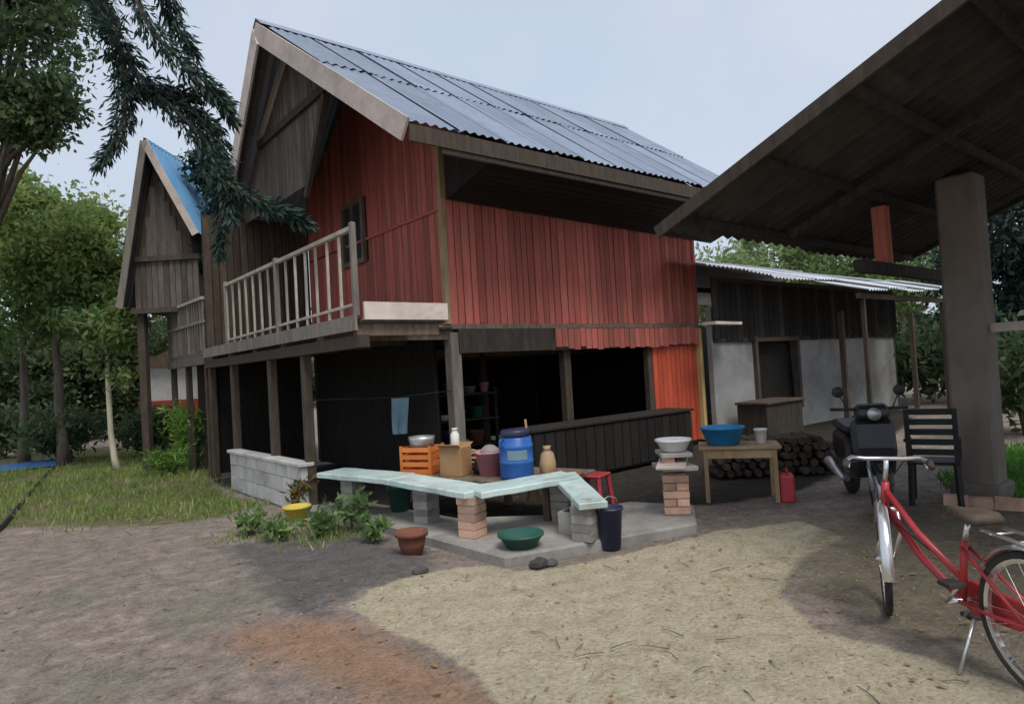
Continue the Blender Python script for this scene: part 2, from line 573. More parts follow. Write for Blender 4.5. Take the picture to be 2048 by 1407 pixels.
def sheet_patch(p00, p10, p01, p11, pitch, amp, rows=2, phase=0.0):
    """corrugated sheet on four corners; waves run from edge 0 to edge 1"""
    p00, p10, p01, p11 = map(Vector, (p00, p10, p01, p11))
    nrm = (p10 - p00).cross(p01 - p00).normalized()
    if nrm.z < 0: nrm = -nrm
    wdt = (p10 - p00).length
    n = max(6, int(wdt / pitch * 6))
    mb = MB()
    vs = []
    for j in range(rows + 1):
        for i in range(n + 1):
            a, b = i / n, j / rows
            p = p00.lerp(p10, a).lerp(p01.lerp(p11, a), b)
            vs.append(p + nrm * (amp * math.cos(2 * math.pi * a * wdt / pitch + phase)))
    fs = [(j * (n + 1) + i, j * (n + 1) + i + 1, (j + 1) * (n + 1) + i + 1, (j + 1) * (n + 1) + i) for j in range(rows) for i in range(n)]
    mb.add(vs, fs)
    return mb


# ------------------------------------------------------------------ ground
SAND = [(-3.06, -2.95), (-2.7, -2.81), (-2.27, -2.76), (-1.76, -2.89), (-1.65, -3.4), (-0.88, -3.66), (0.17, -3.78), (1.02, -4.21), (0.74, -4.75), (-0.16, -4.8), (-0.95, -5.06), (-1.33, -5.51), (-1.3, -5.92), (-1.36, -6.27), (-1.0, -7.5), (-2.5, -8.5), (-4.2, -7.6), (-3.3, -5.3), (-3.01, -4.45), (-3.0, -3.99), (-3.08, -3.52)]
REDP = [(-3.92, -2.8), (-3.55, -2.87), (-3.17, -3.14), (-3.1, -3.6), (-3.06, -4.05), (-3.04, -4.5), (-3.06, -4.92), (-3.45, -5.0), (-3.62, -4.3), (-3.7, -3.75), (-3.88, -3.2)]
DAMP = [(-3.17, -0.32), (-2.64, -0.54), (-2.05, -1.0), (-1.9, -2.25), (-2.3, -2.75), (-2.99, -2.81), (-3.28, -3.05), (-3.44, -2.74), (-3.28, -1.85)]
DAMP2 = [(-0.18, -4.77), (0.93, -4.5), (2.2, -4.6), (4.5, -5.6), (1.74, -6.6), (-0.9, -6.5), (-1.27, -6.21), (-1.11, -5.85), (-1.11, -5.53), (-0.78, -5.11)]
UNDER_SHADE = [(-1.95, .55), (-1.3, -.2), (-1.1, -1.5), (-.4, -2.2), (.6, -2.5), (1.2, -3.1), (2.4, -3.5), (5, -3.2), (10, -2), (14, -.6), (14, 0), (5.6, .2), (5.6, 4.7), (-1.95, 4.8)]  # outline of the ground painted dark as shade
GRASS = [(-5.6, 4.2), (-4.83, 3.0), (-4.0, 2.07), (-3.47, 1.44), (-2.77, 1.13), (-2.2, 1.6), (-2.1, 4.6), (-1.0, 6.4), (0, 13.5), (-3, 16), (-9, 16), (-9, 9)]


def poly_sd(X, Y, poly):
    inside = np.zeros(X.shape, bool)
    dist = np.full(X.shape, 1e9)
    n = len(poly)
    for i in range(n):
        x0, y0 = poly[i]
        x1, y1 = poly[(i + 1) % n]
        cr = ((y0 > Y) != (y1 > Y)) & (X < (x1 - x0) * (Y - y0) / (y1 - y0 + 1e-12) + x0)
        inside ^= cr
        dx, dy = x1 - x0, y1 - y0
        t = np.clip(((X - x0) * dx + (Y - y0) * dy) / (dx * dx + dy * dy), 0, 1)
        dist = np.minimum(dist, np.hypot(X - x0 - t * dx, Y - y0 - t * dy))
    return np.where(inside, dist, -dist)


def axis_pts(lo, hi, step, far):
    core = list(np.arange(lo, hi, step))
    a, b, d = [], [], step
    x = lo
    while x > -far:
        d *= 1.35
        x -= d
        a.append(x)
    x, d = core[-1], step
    while x < far:
        d *= 1.35
        x += d
        b.append(x)
    return np.array(a[::-1] + core + b)


gx, gy = axis_pts(-7, 6, .085, 600), axis_pts(-8, 8, .085, 600)
GX, GY = np.meshgrid(gx, gy)


def lump(x, y):
    rut = 0
    for off in (0.0, .75):
        d_ = (y - (-2.2 - .62 * (x + 4.2) + .12 * np.sin(x * 1.4) - off))
        rut = rut - .018 * np.exp(-(d_ / .10) ** 2) + .008 * np.exp(-((np.abs(d_) - .2) / .08) ** 2)
    return rut * np.exp(-((x + 4.5) / 3.0) ** 4) * np.exp(-((y + 2) / 4.0) ** 4) + (np.sin(x * 1.7 + 1.1 * np.sin(y * 1.3)) * np.sin(y * 1.9 + .7) * .012 + np.sin(x * 4.3 + y * 2.1) * np.sin(y * 5.1 - x) * .006 + np.sin(x * 11 + 2 * np.sin(y * 7)) * np.sin(y * 12.7 + x * 3) * .0035)


near = np.exp(-((GX / 30) ** 2 + (GY / 30) ** 2))
GZ = lump(GX, GY) * near
terr = poly_sd(GX, GY, [(-1.85, -3.15), (.15, -3.72), (6, -3.1), (6, 5), (-2.2, 5), (-2.2, .3)])
GZ = np.where(terr > -.1, np.minimum(GZ, 0.0) - .02, GZ)
nx, ny = len(gx), len(gy)
me = bpy.data.meshes.new('ground')
idx = np.arange(nx * ny).reshape(ny, nx)
quads = np.stack([idx[:-1, :-1], idx[:-1, 1:], idx[1:, 1:], idx[1:, :-1]], -1).reshape(-1, 4)
me.vertices.add(nx * ny)
me.vertices.foreach_set('co', np.stack([GX, GY, GZ], -1).reshape(-1).astype(np.float32))
me.loops.add(quads.size)
me.loops.foreach_set('vertex_index', quads.reshape(-1).astype(np.int32))
me.polygons.add(len(quads))
me.polygons.foreach_set('loop_start', np.arange(0, quads.size, 4, dtype=np.int32))
me.polygons.foreach_set('use_smooth', np.ones(len(quads), bool))
me.update(calc_edges=True)
for nme, pl, soft in (('sand', SAND, .3), ('red', REDP, .8), ('damp', DAMP, .7), ('dampb', DAMP2, 1.2), ('grass', GRASS, .8), ('under', UNDER_SHADE, .5)):
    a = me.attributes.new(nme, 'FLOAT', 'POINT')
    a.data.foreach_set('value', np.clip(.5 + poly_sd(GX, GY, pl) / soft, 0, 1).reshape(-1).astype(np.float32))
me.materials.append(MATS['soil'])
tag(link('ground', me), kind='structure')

# raised concrete floor under and before the house
mb = MB().prism([(-1.72, -3.12), (.12, -3.68), (.75, -3.2), (.5, -2.55), (-.5, -2.25), (-1.15, -1.6), (-1.35, .3), (-2.05, .6), (-1.8, -.9)], 'z', -.15, .075)
tag(mb.build('concrete_terrace', 'concrete', bevel=.02), kind='structure')

# ------------------------------------------------------------------ the timber house
house = thing('timber_house', 'two-storey red plank house with blue-grey metal roof and wooden balcony', 'house', (0, 0, 0))
L, WID = 5.6, 4.65
ZF = 2.26                                   # underside of the upper walls
RY, RZ = 2.32, 6.97                          # ridge
EY, EZ = -1.2, 4.40                           # near eave
SL = (RZ - EZ) / (RY - EY)
LEY = 2 * RY - EY


def roof_z(y):
    return RZ - abs(y - RY) * SL


PLANKS = {}


def widths(total, n):
    w_ = [random.uniform(.78, 1.22) for _ in range(n)]
    k = total / sum(w_)
    out, a = [], 0.0
    for q in w_:
        out.append((a + q * k / 2, q * k))
        a += q * k
    return out


def plank(parent, face, pos, z0, z1, width, mat, lean=0.0, thick=.022):
    """one upright board of a wall; face 'y' looks to -Y, face 'x' looks to -X"""
    key = (face, round(z1 - z0, 2), round(width, 3), mat)
    if key not in PLANKS:
        w_, h_ = width, round(z1 - z0, 2)
        bv = .006
        mb = MB()
        prof = [(-w_ / 2, 0), (-w_ / 2, -thick + bv), (-w_ / 2 + bv, -thick), (w_ / 2 - bv, -thick), (w_ / 2, -thick + bv), (w_ / 2, 0)]
        if face == 'y':
            mb.prism(prof, 'z', 0, h_)
        else:
            mb.prism([(q, p) for p, q in prof], 'z', 0, h_)
        PLANKS[key] = mb.mesh(mat, False, 'plank')
    o = link('plank', PLANKS[key], parent)
    o.location = (pos[0], pos[1], z0)
    o.rotation_euler = (0, lean, 0) if face == 'y' else (lean, 0, 0)
    return o


# long wall towards the yard
wl = MB().box((L / 2, .04, (ZF + 5.0) / 2), (L, .05, 5.0 - ZF)).build('wall', 'brown_wood', house)
pw = L / 44
for i, (xc, wd) in enumerate(widths(L, 44)):
    dz = random.uniform(-.025, .012)
    o = plank(wl, 'y', (xc, .012 - random.uniform(0, .012), 0), ZF + round(dz, 2), ZF + 2.74 + round(dz, 2), pw - .012, 'red_paint', random.uniform(-.0022, .0022))
    o.scale.x = wd / pw * random.uniform(.97, 1.01)
MB().box((L / 2, -.025, ZF - .035), (L + .05, .05, .07)).build('sill_beam', 'brown_wood', house)
# gable wall behind the balcony
wg = MB().prism([(0, ZF), (WID, ZF), (WID, roof_z(WID) - .12), (RY, RZ - .15), (0, roof_z(0) - .12)], 'x', .02, .07).build('wall', 'brown_wood', house)
ng = 36
pw = WID / ng
for i, (y, wd) in enumerate(widths(WID, ng)):
    if 2.30 < y < 3.12:
        plank(wg, 'x', (.012, y, 0), ZF, 3.5, pw - .012, 'red_paint').scale.y = wd / pw
    else:
        plank(wg, 'x', (.012 - random.uniform(0, .008), y, 0), ZF + round(random.uniform(-.01, .01), 2), 3.84, pw - .012, 'red_paint', random.uniform(-.0022, .0022)).scale.y = wd / pw
    zt = round(roof_z(y) - .22, 1)
    z0 = 4.56 if 2.30 < y < 3.12 else 3.87
    plank(wg, 'x', (.006 - random.uniform(0, .008), y, 0), z0, zt, pw - .012, 'red_paint', random.uniform(-.0015, .0015)).scale.y = wd / pw
MB().box((-.03, WID / 2 - .8, 3.855), (.02, WID - 1.7, .035)).build('wall_batten', 'red_paint', house)
MB().box((-.035, .03, (ZF + 4.9) / 2), (.07, .09, 4.9 - ZF)).build('corner_board', 'tan_wood', house)
MB().box((L + .03, .0, (ZF + 4.9) / 2), (.06, .1, 4.9 - ZF)).build('corner_board', 'red_paint', house)
# window in the gable wall
win = MB().box((.0, 2.71, 4.03), (.03, .66, .92)).build('window', 'dark_cloth', house)
f = MB()
for (y, z, dy, dz) in ((2.34, 4.03, .08, 1.08), (3.08, 4.03, .08, 1.08), (2.71, 4.53, .66, .08), (2.71, 3.53, .66, .08), (2.71, 4.03, .035, .92)):
    f.box((-.04, y, z), (.06, dy, dz))
f.build('frame', 'brown_wood', win)
# back walls that close the house
MB().box((L - .02, WID / 2, 3.6), (.05, WID - .1, 2.7)).build('wall', 'brown_wood', house)
MB().box((L / 2, WID + .03, 3.6), (L, .05, 2.7)).build('wall', 'brown_wood', house)
MB().prism([(0, 4.95), (WID, 4.95), (WID, roof_z(WID) - .12), (RY, RZ - .15), (0, roof_z(0) - .12)], 'x', L - .05, L - .001).build('gable_wall', 'brown_wood', house)
MB().box((L / 2, WID + .02, 1.15), (L, .06, 2.12)).build('lower_wall', 'shade_black_wood', house)
MB().box((L - .04, 2.4, 1.15), (.05, WID - .3, 2.12)).build('lower_wall', 'shade_black_wood', house)
# boarded upper floor: deck, joists
MB().box((L / 2, WID / 2, ZF - .10), (L - .06, WID - .06, .05)).build('floor', 'brown_wood', house)
for i in range(8):
    MB().box((.35 + i * .7, WID / 2, ZF - .19), (.07, WID + .1, .12)).build('joist', 'brown_wood', house)
for y in (.02, RY, WID - .02):
    MB().box((L / 2 - .05, y, ZF - .33), (L - .1, .13, .15)).build('floor_beam', 'brown_wood', house)

MB().box((.0, 2.5, 1.08), (.05, 4.1, 2.0)).build('lower_wall', 'shade_black_wood', house)  # added dark boards: keep light out and paint the undercroft shade
MB().box((-.97, 4.78, 1.08), (1.75, .05, 2.0)).build('lower_wall', 'shade_black_wood', house)  # added dark board standing in for shade below the balcony end
MB().box((.93, -.075, ZF - .235), (1.74, .03, .33)).build('edge_board', 'shade_dark_wood', house)
# lower storey: red boarded piece at the far end, lintel boards, posts
lw = MB().box((4.92, .05, 1.13), (1.3, .04, 2.1)).build('lower_wall', 'brown_wood', house)
for i in range(10):
    plank(lw, 'y', (4.335 + .13 * i, .02, 0), .08, 2.18, .118, 'bright_red_paint')
MB().box((5.63, -.02, 1.12), (.09, .12, 2.1)).build('corner_post', 'pale_ochre', house)
li = MB().box((3.7, -.06, 2.03), (3.7, .03, .30)).build('lintel', 'brown_wood', house)
for i in range(28):
    plank(li, 'y', (1.92 + .132 * i, -.078, 0), round(1.87 + random.uniform(-.03, .03), 2), 2.185, .12, 'red_paint')
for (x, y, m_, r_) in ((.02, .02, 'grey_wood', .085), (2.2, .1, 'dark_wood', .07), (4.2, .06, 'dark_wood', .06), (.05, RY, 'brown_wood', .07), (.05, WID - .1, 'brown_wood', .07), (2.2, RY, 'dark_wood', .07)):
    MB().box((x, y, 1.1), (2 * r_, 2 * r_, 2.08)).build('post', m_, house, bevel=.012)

# balcony: floor, joists, railing
BX, BY0, BY1 = -1.9, -1.03, 4.75
fl = MB().prism([(BX + .03, BY0), (-.78, BY0), (-.72, -.08), (-.03, -.08), (-.03, BY1), (BX + .03, BY1)], 'z', ZF - .075, ZF - .055).build('balcony_floor', 'brown_wood', house)
nb = 14
bw = (-BX - .08) / nb
bm_ = MB().box((0, 0, 0), (bw - .012, BY1 - BY0 + .04, .028)).mesh('grey_wood')
bm2_ = MB().box((0, 0, 0), (bw - .012, BY1 + .1, .028)).mesh('grey_wood')
for i in range(nb):
    x = BX + .04 + bw * (i + .5)
    o = link('floorboard', bm_ if x < -.8 else bm2_, fl)
    o.location = (x, ((BY0 if x < -.8 else -.1) + BY1) / 2 + random.uniform(-.015, .015), ZF - .04)
MB().box((BX / 2 - .42, BY0 + .08, ZF - .145), (-BX - .86, .08, .13)).build('joist', 'brown_wood', house)
for y in (.02, 1.2, RY, 3.5, BY1 - .08):
    MB().box((BX / 2, y, ZF - .145), (-BX - .02, .08, .13)).build('joist', 'brown_wood', house)
MB().box((BX + .03, (BY0 + BY1) / 2, ZF - .275), (.11, BY1 - BY0 + .2, .13)).build('balcony_beam', 'dark_wood', house)
MB().box((BX - .035, (BY0 + BY1) / 2, ZF - .08), (.03, BY1 - BY0 + .1, .16)).build('edge_board', 'grey_wood', house)
MB().box((-1.30, BY0 - .03, ZF + .05), (1.06, .03, .19)).build('edge_board', 'pale_wood', house)
rail = MB().beam((BX, BY0, 3.19), (BX, 3.5, 3.19), .055, .045).build('railing', 'rail_wood', house)
MB().beam((BX, BY0 + .05, ZF + .12), (BX, 3.5, ZF + .06), .03, .03).build('bottom_rail', 'rail_wood', rail)
nbal = 15
bal = MB().box((0, 0, (3.165 - ZF) / 2), (.024, .028, 3.165 - ZF)).mesh('rail_wood')
for i in range(nbal):
    o = link('baluster', bal, rail)
    o.location = (BX, BY0 + .03 + (3.5 - BY0 - .06) * i / (nbal - 1), ZF - .005)
    o.rotation_euler = (random.uniform(-.02, .02), 0, 0)
for y in (BY0, 1.25, 3.5):
    MB().box((BX - .002, y - .002, 2.75), (.062, .062, 1.0)).build('newel_post', 'grey_wood', house, bevel=.01)
# dark boarded end of the balcony
sc_ = MB().box((BX / 2, 4.74, 3.45), (-BX, .03, 2.3)).build('end_screen', 'dark_wood', house)
for i in range(15):
    plank(sc_, 'y', (BX + .065 + .126 * i, 4.715 - random.uniform(0, .01), 0), ZF + .02, 4.55, .112, 'dark_wood', random.uniform(-.003, .003))
# posts that carry the balcony
for y in (.55, 1.75, 3.45, 4.7):
    MB().box((BX + .06, y, 1.04), (.11, .11, 2.0)).build('post', 'dark_wood', house, bevel=.012)

# roof: frame and corrugated sheets, two tiers a side
A0, A1 = -1.62, 6.65         # ridge ends
B0, B1 = -1.27, 6.35         # eave ends
fr = MB()
nraf = 11
for i in range(nraf):
    t = i / (nraf - 1)
    xe, xr = B0 + .12 + (B1 - B0 - .24) * t, A0 + .15 + (A1 - A0 - .3) * t
    fr.beam((xe, EY + .03, EZ - .06), (xr, RY, RZ - .10), .05, .10)
    fr.beam((xe, LEY - .03, EZ - .06), (xr, RY, RZ - .10), .05, .10)
fr.build('roof_frame', 'brown_wood', house)
roof = MB().beam((A0 + .05, RY, RZ - .13), (A1 - .05, RY, RZ - .13), .09, .16).build('roof', 'brown_wood', house)
ncol = 11
for side in (0, 1):
    ey = EY if side == 0 else LEY
    for tier in (0, 1):
        t0, t1 = (0, .56) if tier == 0 else (.52, 1.0)
        for i in range(ncol):
            a, b = i / ncol, (i + 1) / ncol + .012
            b = min(b, 1.0)
            lift = .018 if tier else 0.0

            def pt(s_, t_):
                xe, xr = B0 + (B1 - B0) * s_, A0 + (A1 - A0) * s_
                return Vector((xe + (xr - xe) * t_, ey + (RY - ey) * t_, EZ + (RZ - EZ) * t_ + .03 + lift + random.uniform(-.009, .009) + (.004 if i % 2 else 0)))
            dt = random.uniform(-.012, .012) if tier == 0 else 0
            sheet_patch(pt(a, t0 + dt), pt(b, t0 + dt), pt(a, t1), pt(b, t1), .13, .014, 2).build('roof_sheet', 'blue_grey_sheet', roof, True)
cap = MB()
cap.add([(A0 - .02, RY - .22, RZ - .22 * SL + .075), (A0 - .02, RY, RZ + .085), (A0 - .02, RY + .22, RZ - .22 * SL + .075), (A1 + .02, RY - .22, RZ - .22 * SL + .075), (A1 + .02, RY, RZ + .085), (A1 + .02, RY + .22, RZ - .22 * SL + .075)], [(0, 1, 4, 3), (1, 2, 5, 4)])
cap.build('ridge_cap', 'blue_grey_sheet', roof)
# bargeboards and fascia
MB().beam((B0 - .03, EY - .02, EZ - .10), (A0 - .03, RY + .01, RZ - .12), .035, .26).build('bargeboard', 'pale_wood', house)
MB().beam((B0 - .03, LEY + .02, EZ - .18), (A0 - .03, RY - .01, RZ - .20), .034, .42).build('bargeboard', 'pale_wood', house)
MB().beam((B1 + .01, EY, EZ - .08), (A1 + .01, RY, RZ - .10), .03, .2).build('bargeboard', 'grey_wood', house)
MB().beam((B1 + .01, LEY, EZ - .08), (A1 + .01, RY, RZ - .10), .029, .2).build('bargeboard', 'grey_wood', house)
MB().beam((B0 + .02, EY - .01, EZ - .12), (B1 - .02, EY - .01, EZ - .12), .03, .19).build('fascia_board', 'dark_wood', house)
MB().beam((B0 + .5, EY + .05, EZ - .235), (B1 - .02, EY + .05, EZ - .245), .05, .05).build('eave_batten', 'grey_wood', house)
sfz = lambda x: 3.97 - .02 * x     # soffit added to deepen the eave shade, dropping towards the far end
sf = MB()
for (x0, x1) in ((.03, .5), (.5, 1.3), (1.3, 2.2), (2.2, 6.2)):
    sf.add([(x0, EY + .06, EZ - .17), (x1, EY + .06, EZ - .17), (x1, -.035, sfz(x1) + .03), (x0, -.035, sfz(x0) + .03)], [(0, 1, 2, 3)])
MB().prism([(EY + .06, EZ - .19), (-.04, sfz(0) - .01), (-.04, roof_z(0) - .13), (EY + .06, EZ - .10)], 'x', .0, .028).build('shade_soffit_end', 'shade_black_wood', house)
sf = sf.build('shade_soffit', 'dark_wood', house)
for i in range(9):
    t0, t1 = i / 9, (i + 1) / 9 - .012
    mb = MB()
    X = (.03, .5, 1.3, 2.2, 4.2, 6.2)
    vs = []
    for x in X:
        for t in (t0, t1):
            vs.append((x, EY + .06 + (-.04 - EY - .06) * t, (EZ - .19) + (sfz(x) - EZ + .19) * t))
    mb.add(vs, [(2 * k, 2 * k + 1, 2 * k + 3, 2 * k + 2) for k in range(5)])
    o = mb.build('shade_soffit_board', 'shade_black_wood', sf)
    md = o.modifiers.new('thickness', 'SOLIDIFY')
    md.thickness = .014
# boarded gable screen hung under the prow
GX0 = -1.12
gs = MB().prism([(1.75, 4.55), (5.35, 4.55), (5.1, roof_z(5.1) - .2), (RY, RZ - .25), (1.15, roof_z(1.15) - .25)], 'x', GX0, GX0 + .03).build('gable_screen', 'dark_wood', house)
y = 1.3
while y < 5.2:
    zb, zt = (4.5 if y > 1.72 else 4.55 + (1.75 - y) / .6 * 1.1), roof_z(y) - .24
    zc = 5.62
    if zt > zc + .12:
        plank(gs, 'x', (GX0 - .004, y, 0), zc, round(zt, 1), .15, 'dim_wood')
        plank(gs, 'x', (GX0 - .012, y, 0), round(zb, 1), zc, .15, 'dim_wood')
    elif zt > zb + .1:
        plank(gs, 'x', (GX0 - .012, y, 0), round(zb, 1), round(zt, 1), .15, 'dim_wood')
    y += .162
MB().beam((GX0 - .06, .9, 5.64), (GX0 - .06, 3.75, 5.64), .06, .12).build('collar_beam', 'dark_wood', house)
MB().beam((GX0 - .05, .95, roof_z(.95) - .2), (GX0 - .05, RY + .03, RZ - .22), .04, .15).build('verge_trim', 'pale_wood', house)
MB().beam((GX0 - .05, 3.75, roof_z(3.75) - .2), (GX0 - .05, RY - .03, RZ - .22), .039, .15).build('verge_trim', 'pale_wood', house)
MB().beam((GX0 - .06, 1.05, 5.55), (GX0 - .06, 1.85, 4.3), .06, .1).build('brace', 'dark_wood', house)

# ------------------------------------------------------------------ low wall under the balcony
lwl = thing('low_wall', 'low pale concrete block wall between the balcony posts', 'wall', (BX - .02, 1.95, 0))
MB().box((BX - .02, 1.95, .26), (.12, 2.86, .56)).build('core', 'whitewash', lwl)
blk = MB().box((0, 0, 0), (.16, .385, .185)).mesh('whitewash')
for r_ in range(3):
    for i in range(7):
        o = link('block', blk, lwl)
        yy = .72 + i * .40 + (.2 if r_ % 2 else 0)
        if yy > 3.3: continue
        o.matrix_parent_inverse = WM[lwl].inverted()
        o.location = (BX - .02 - random.uniform(0, .006), yy, .10 + r_ * .194)
MB().box((BX - .02, 1.95, .575), (.2, 2.95, .05)).build('coping', 'whitewash', lwl, bevel=.01)

# ------------------------------------------------------------------ old walkway that runs on to the left
wk = thing('old_walkway', 'weathered grey wooden walkway with railing left of the balcony', 'walkway', (BX, 6.2, 0))
MB().box((BX + .5, 6.2, 2.2), (1.0, 2.8, .06)).build('deck', 'grey_wood', wk)
MB().box((BX + .02, 6.2, 2.08), (.1, 2.8, .16)).build('beam', 'grey_wood', wk)
MB().beam((BX, 4.85, 3.16), (BX, 7.55, 3.2), .06, .05).build('handrail', 'rail_wood', wk)
MB().beam((BX, 4.85, 2.75), (BX, 7.55, 2.78), .04, .05).build('middle_rail', 'grey_wood', wk)
bal2 = MB().box((0, 0, .45), (.03, .045, .9)).mesh('grey_wood')
for i in range(16):
    o = link('baluster', bal2, wk)
    o.matrix_parent_inverse = WM[wk].inverted()
    o.location = (BX, 4.9 + i * .175, 2.24)
for y in (4.95, 6.3, 7.5):
    MB().box((BX + .06, y, 1.03), (.1, .1, 2.05)).build('post', 'dark_wood', wk)

# ------------------------------------------------------------------ narrow steep-roofed barn behind the walkway
bb = at(322, 600, 12.9)
bb.z = 0
ang = math.radians(-40)
barn = thing('rice_barn', 'tall narrow grey plank barn with steep sky-blue metal roof', 'barn', bb, ang)


def bl(x, y, z):
    return (x, y, z)


HW, ZB, ZA, ZE = .80, 3.15, 6.45, 4.70
bo = MB().prism([(-.52, ZB), (HW, ZB), (HW - .18, ZE), (0, ZA - .3), (-.36, ZE)], 'y', 0, 3.0).build('body', 'dark_wood', barn, local=True)
nbp = 11
for tier in (0, 1):
    for i in range(nbp):
        x = -.44 + (HW + .36) * i / (nbp - 1)
        z0, z1 = (ZB + .05, 4.12) if tier == 0 else (4.22, ZA - .40 - abs(x) * (ZA - ZE) / ((HW - .18) if x > 0 else .34))
        if z1 - z0 < .15: continue
        PLANKS.clear() if False else None
        o = plank(bo, 'y', (x * (1 if tier == 0 else .86), -.004, 0), z0, round(z1, 1) if tier else z1, .107, 'dim_wood')
MB().box((.14, -.05, 4.17), (HW + .54, .08, .1)).build('girt', 'dark_wood', barn, local=True)
MB().box((.14, -.05, ZB), (HW + .6, .1, .1)).build('sill', 'dark_wood', barn, local=True)
rf = MB().beam((0, -.25, ZA - .08), (0, 3.2, ZA - .08), .06, .1).build('roof', 'dark_wood', barn, local=True)
for sgn in (1, -1):
    ex = HW + .12
    ez = ZE - .12 if sgn > 0 else ZB + .1
    exx = ex if sgn > 0 else .60
    for i in range(4):
        y0, y1 = -.35 + i * .9, -.35 + (i + 1) * .9 + .02
        sheet_patch((sgn * exx, y0, ez), (sgn * exx, y1, ez), (0, y0, ZA + .02), (0, y1, ZA + .02), .13, .012, 2).build('roof_sheet', 'sky_blue_sheet' if sgn > 0 else 'asbestos', rf, True)
    MB().beam((sgn * exx, -.37, ez - .05), (0, -.37, ZA - .06), .03, .13).build('bargeboard', 'pale_wood' if sgn > 0 else 'grey_wood', barn, local=True)
for x in (-.44, .7):
    for y in (.1, 2.8):
        MB().box((x, y, 1.57), (.14, .14, 3.14)).build('post', 'dark_wood', barn, local=True)

# ------------------------------------------------------------------ annex to the right of the house
annex = thing('kitchen_annex', 'long low grey plastered annex with buckled zinc roof', 'building', (9.5, -.3, 0))
AY = -.3
MB().box((6.35, AY + .05, 1.25), (1.4, .1, 2.6)).build('wall', 'plaster_grey', annex)
MB().box((11.55, AY + .05, 1.25), (5.4, .1, 2.6)).build('wall', 'plaster_grey', annex)
MB().box((7.95, AY + .05, .2), (1.8, .1, .5)).build('wall', 'plaster_grey', annex)
MB().box((7.95, AY + .05, 2.25), (1.8, .1, .6)).build('wall', 'plaster_grey', annex)
wn = MB().box((7.95, AY + .16, 1.2), (1.78, .03, 1.5)).build('window', 'shade_black_wood', annex)
wf = MB()
for (x, z, dx, dz) in ((7.1, 1.2, .1, 1.56), (8.8, 1.2, .1, 1.56), (7.95, .49, 1.6, .08), (7.95, 1.91, 1.6, .08)):
    wf.box((x, AY - .005, z), (dx, .14, dz))
wf.build('frame', 'dark_wood', wn)
cu = MB()
for i in range(7):
    cu.box((7.2 + .03 * i, AY + .12 - (i % 2) * .02, 1.2), (.028, .02, 1.3))
cu.build('curtain', 'green_plastic', wn)
MB().box((14.2, AY + 2.4, 1.25), (.1, 4.8, 2.6)).build('wall', 'plaster_grey', annex)
MB().box((9.9, 4.4, 1.25), (8.6, .1, 2.6)).build('wall', 'plaster_grey', annex)
fb = MB().box((9.95, AY - .03, 2.5), (8.5, .03, 1.25)).build('shade_boarding', 'dark_wood', annex)  # dark boarding stands in for the deep shadow under the eave
for i in range(43):
    o = plank(fb, 'y', (5.76 + .2 * i, AY - .047, 0), round(1.93 + random.uniform(-.06, .05), 2), 3.03, .185, 'shade_black_wood' if i % 4 else 'shade_dark_wood')
ar = MB().box((9.9, 1.6, 3.2), (8.2, .1, .1)).build('roof', 'brown_wood', annex)
for i in range(10):
    x0, x1 = 5.62 + i * .86, 5.62 + (i + 1) * .86 + .03
    sag = -.05 * math.sin(i * 1.3)
    z0 = 3.12 - .10 * math.sin((i + .5) / 10 * math.pi) + sag
    sheet_patch((x0, -1.15, z0), (x1, -1.15, z0 + random.uniform(-.05, .05)), (x0, 2.2, 4.0), (x1, 2.2, 4.0), .13, .016, 3).build('roof_sheet', 'zinc_sheet', ar, True)
    sheet_patch((x0, 4.7, 3.3), (x1, 4.7, 3.3), (x0, 2.1, 4.02), (x1, 2.1, 4.02), .13, .016, 2).build('roof_sheet', 'zinc_sheet', ar, True)
sheet_patch((4.33, -1.15, 3.14), (5.66, -1.15, 3.12), (4.75, -.08, 3.42), (5.66, -.08, 3.40), .13, .016, 3).build('roof_sheet', 'zinc_sheet', ar, True)
MB().box((5.35, -.75, 2.2), (1.0, .26, .05), .1).build('loose_plank', 'pale_wood', annex)
for x in (9.6, 13.6):
    MB().box((x, -.95, 1.2), (.1, .1, 2.5)).build('post', 'brown_wood', annex)
# lower zinc lean-to in front of it
lean = thing('zinc_canopy', 'small low zinc canopy on thin posts before the annex', 'canopy', (10.2, -1.8, 0))
lr = MB().box((10.3, -2.0, 2.62), (4.6, .08, .1)).build('beam', 'dark_wood', lean)
for i in range(5):
    x0, x1 = 8.0 + i * .95, 8.0 + (i + 1) * .95 + .03
    z0 = 2.70 + .04 * math.sin(i * 2.1) + .035 * i
    sheet_patch((x0, -2.2, z0), (x1, -2.2, z0 + .03), (x0, -1.1, z0 + .32), (x1, -1.1, z0 + .34), .13, .016, 2).build('zinc_sheet', 'zinc_sheet', lean, True)
for x in (8.2, 12.5):
    MB().box((x, -2.0, 1.3), (.07, .07, 2.6)).build('post', 'dark_wood', lean)

# ------------------------------------------------------------------ open shelter on the right
shel = thing('open_shelter', 'dark open shelter roof on thick grey-brown column beside the bicycle', 'shelter', (2.9, -5.2, 0))
SX0, SX1, SEY, SEZ, SRY = -.21, 5.1, -3.72, 2.8, -7.1
SP = .413


def sz(y):
    return SEZ + (SEY - y) * SP if y >= SRY else SEZ + (SEY - SRY) * SP - (SRY - y) * SP


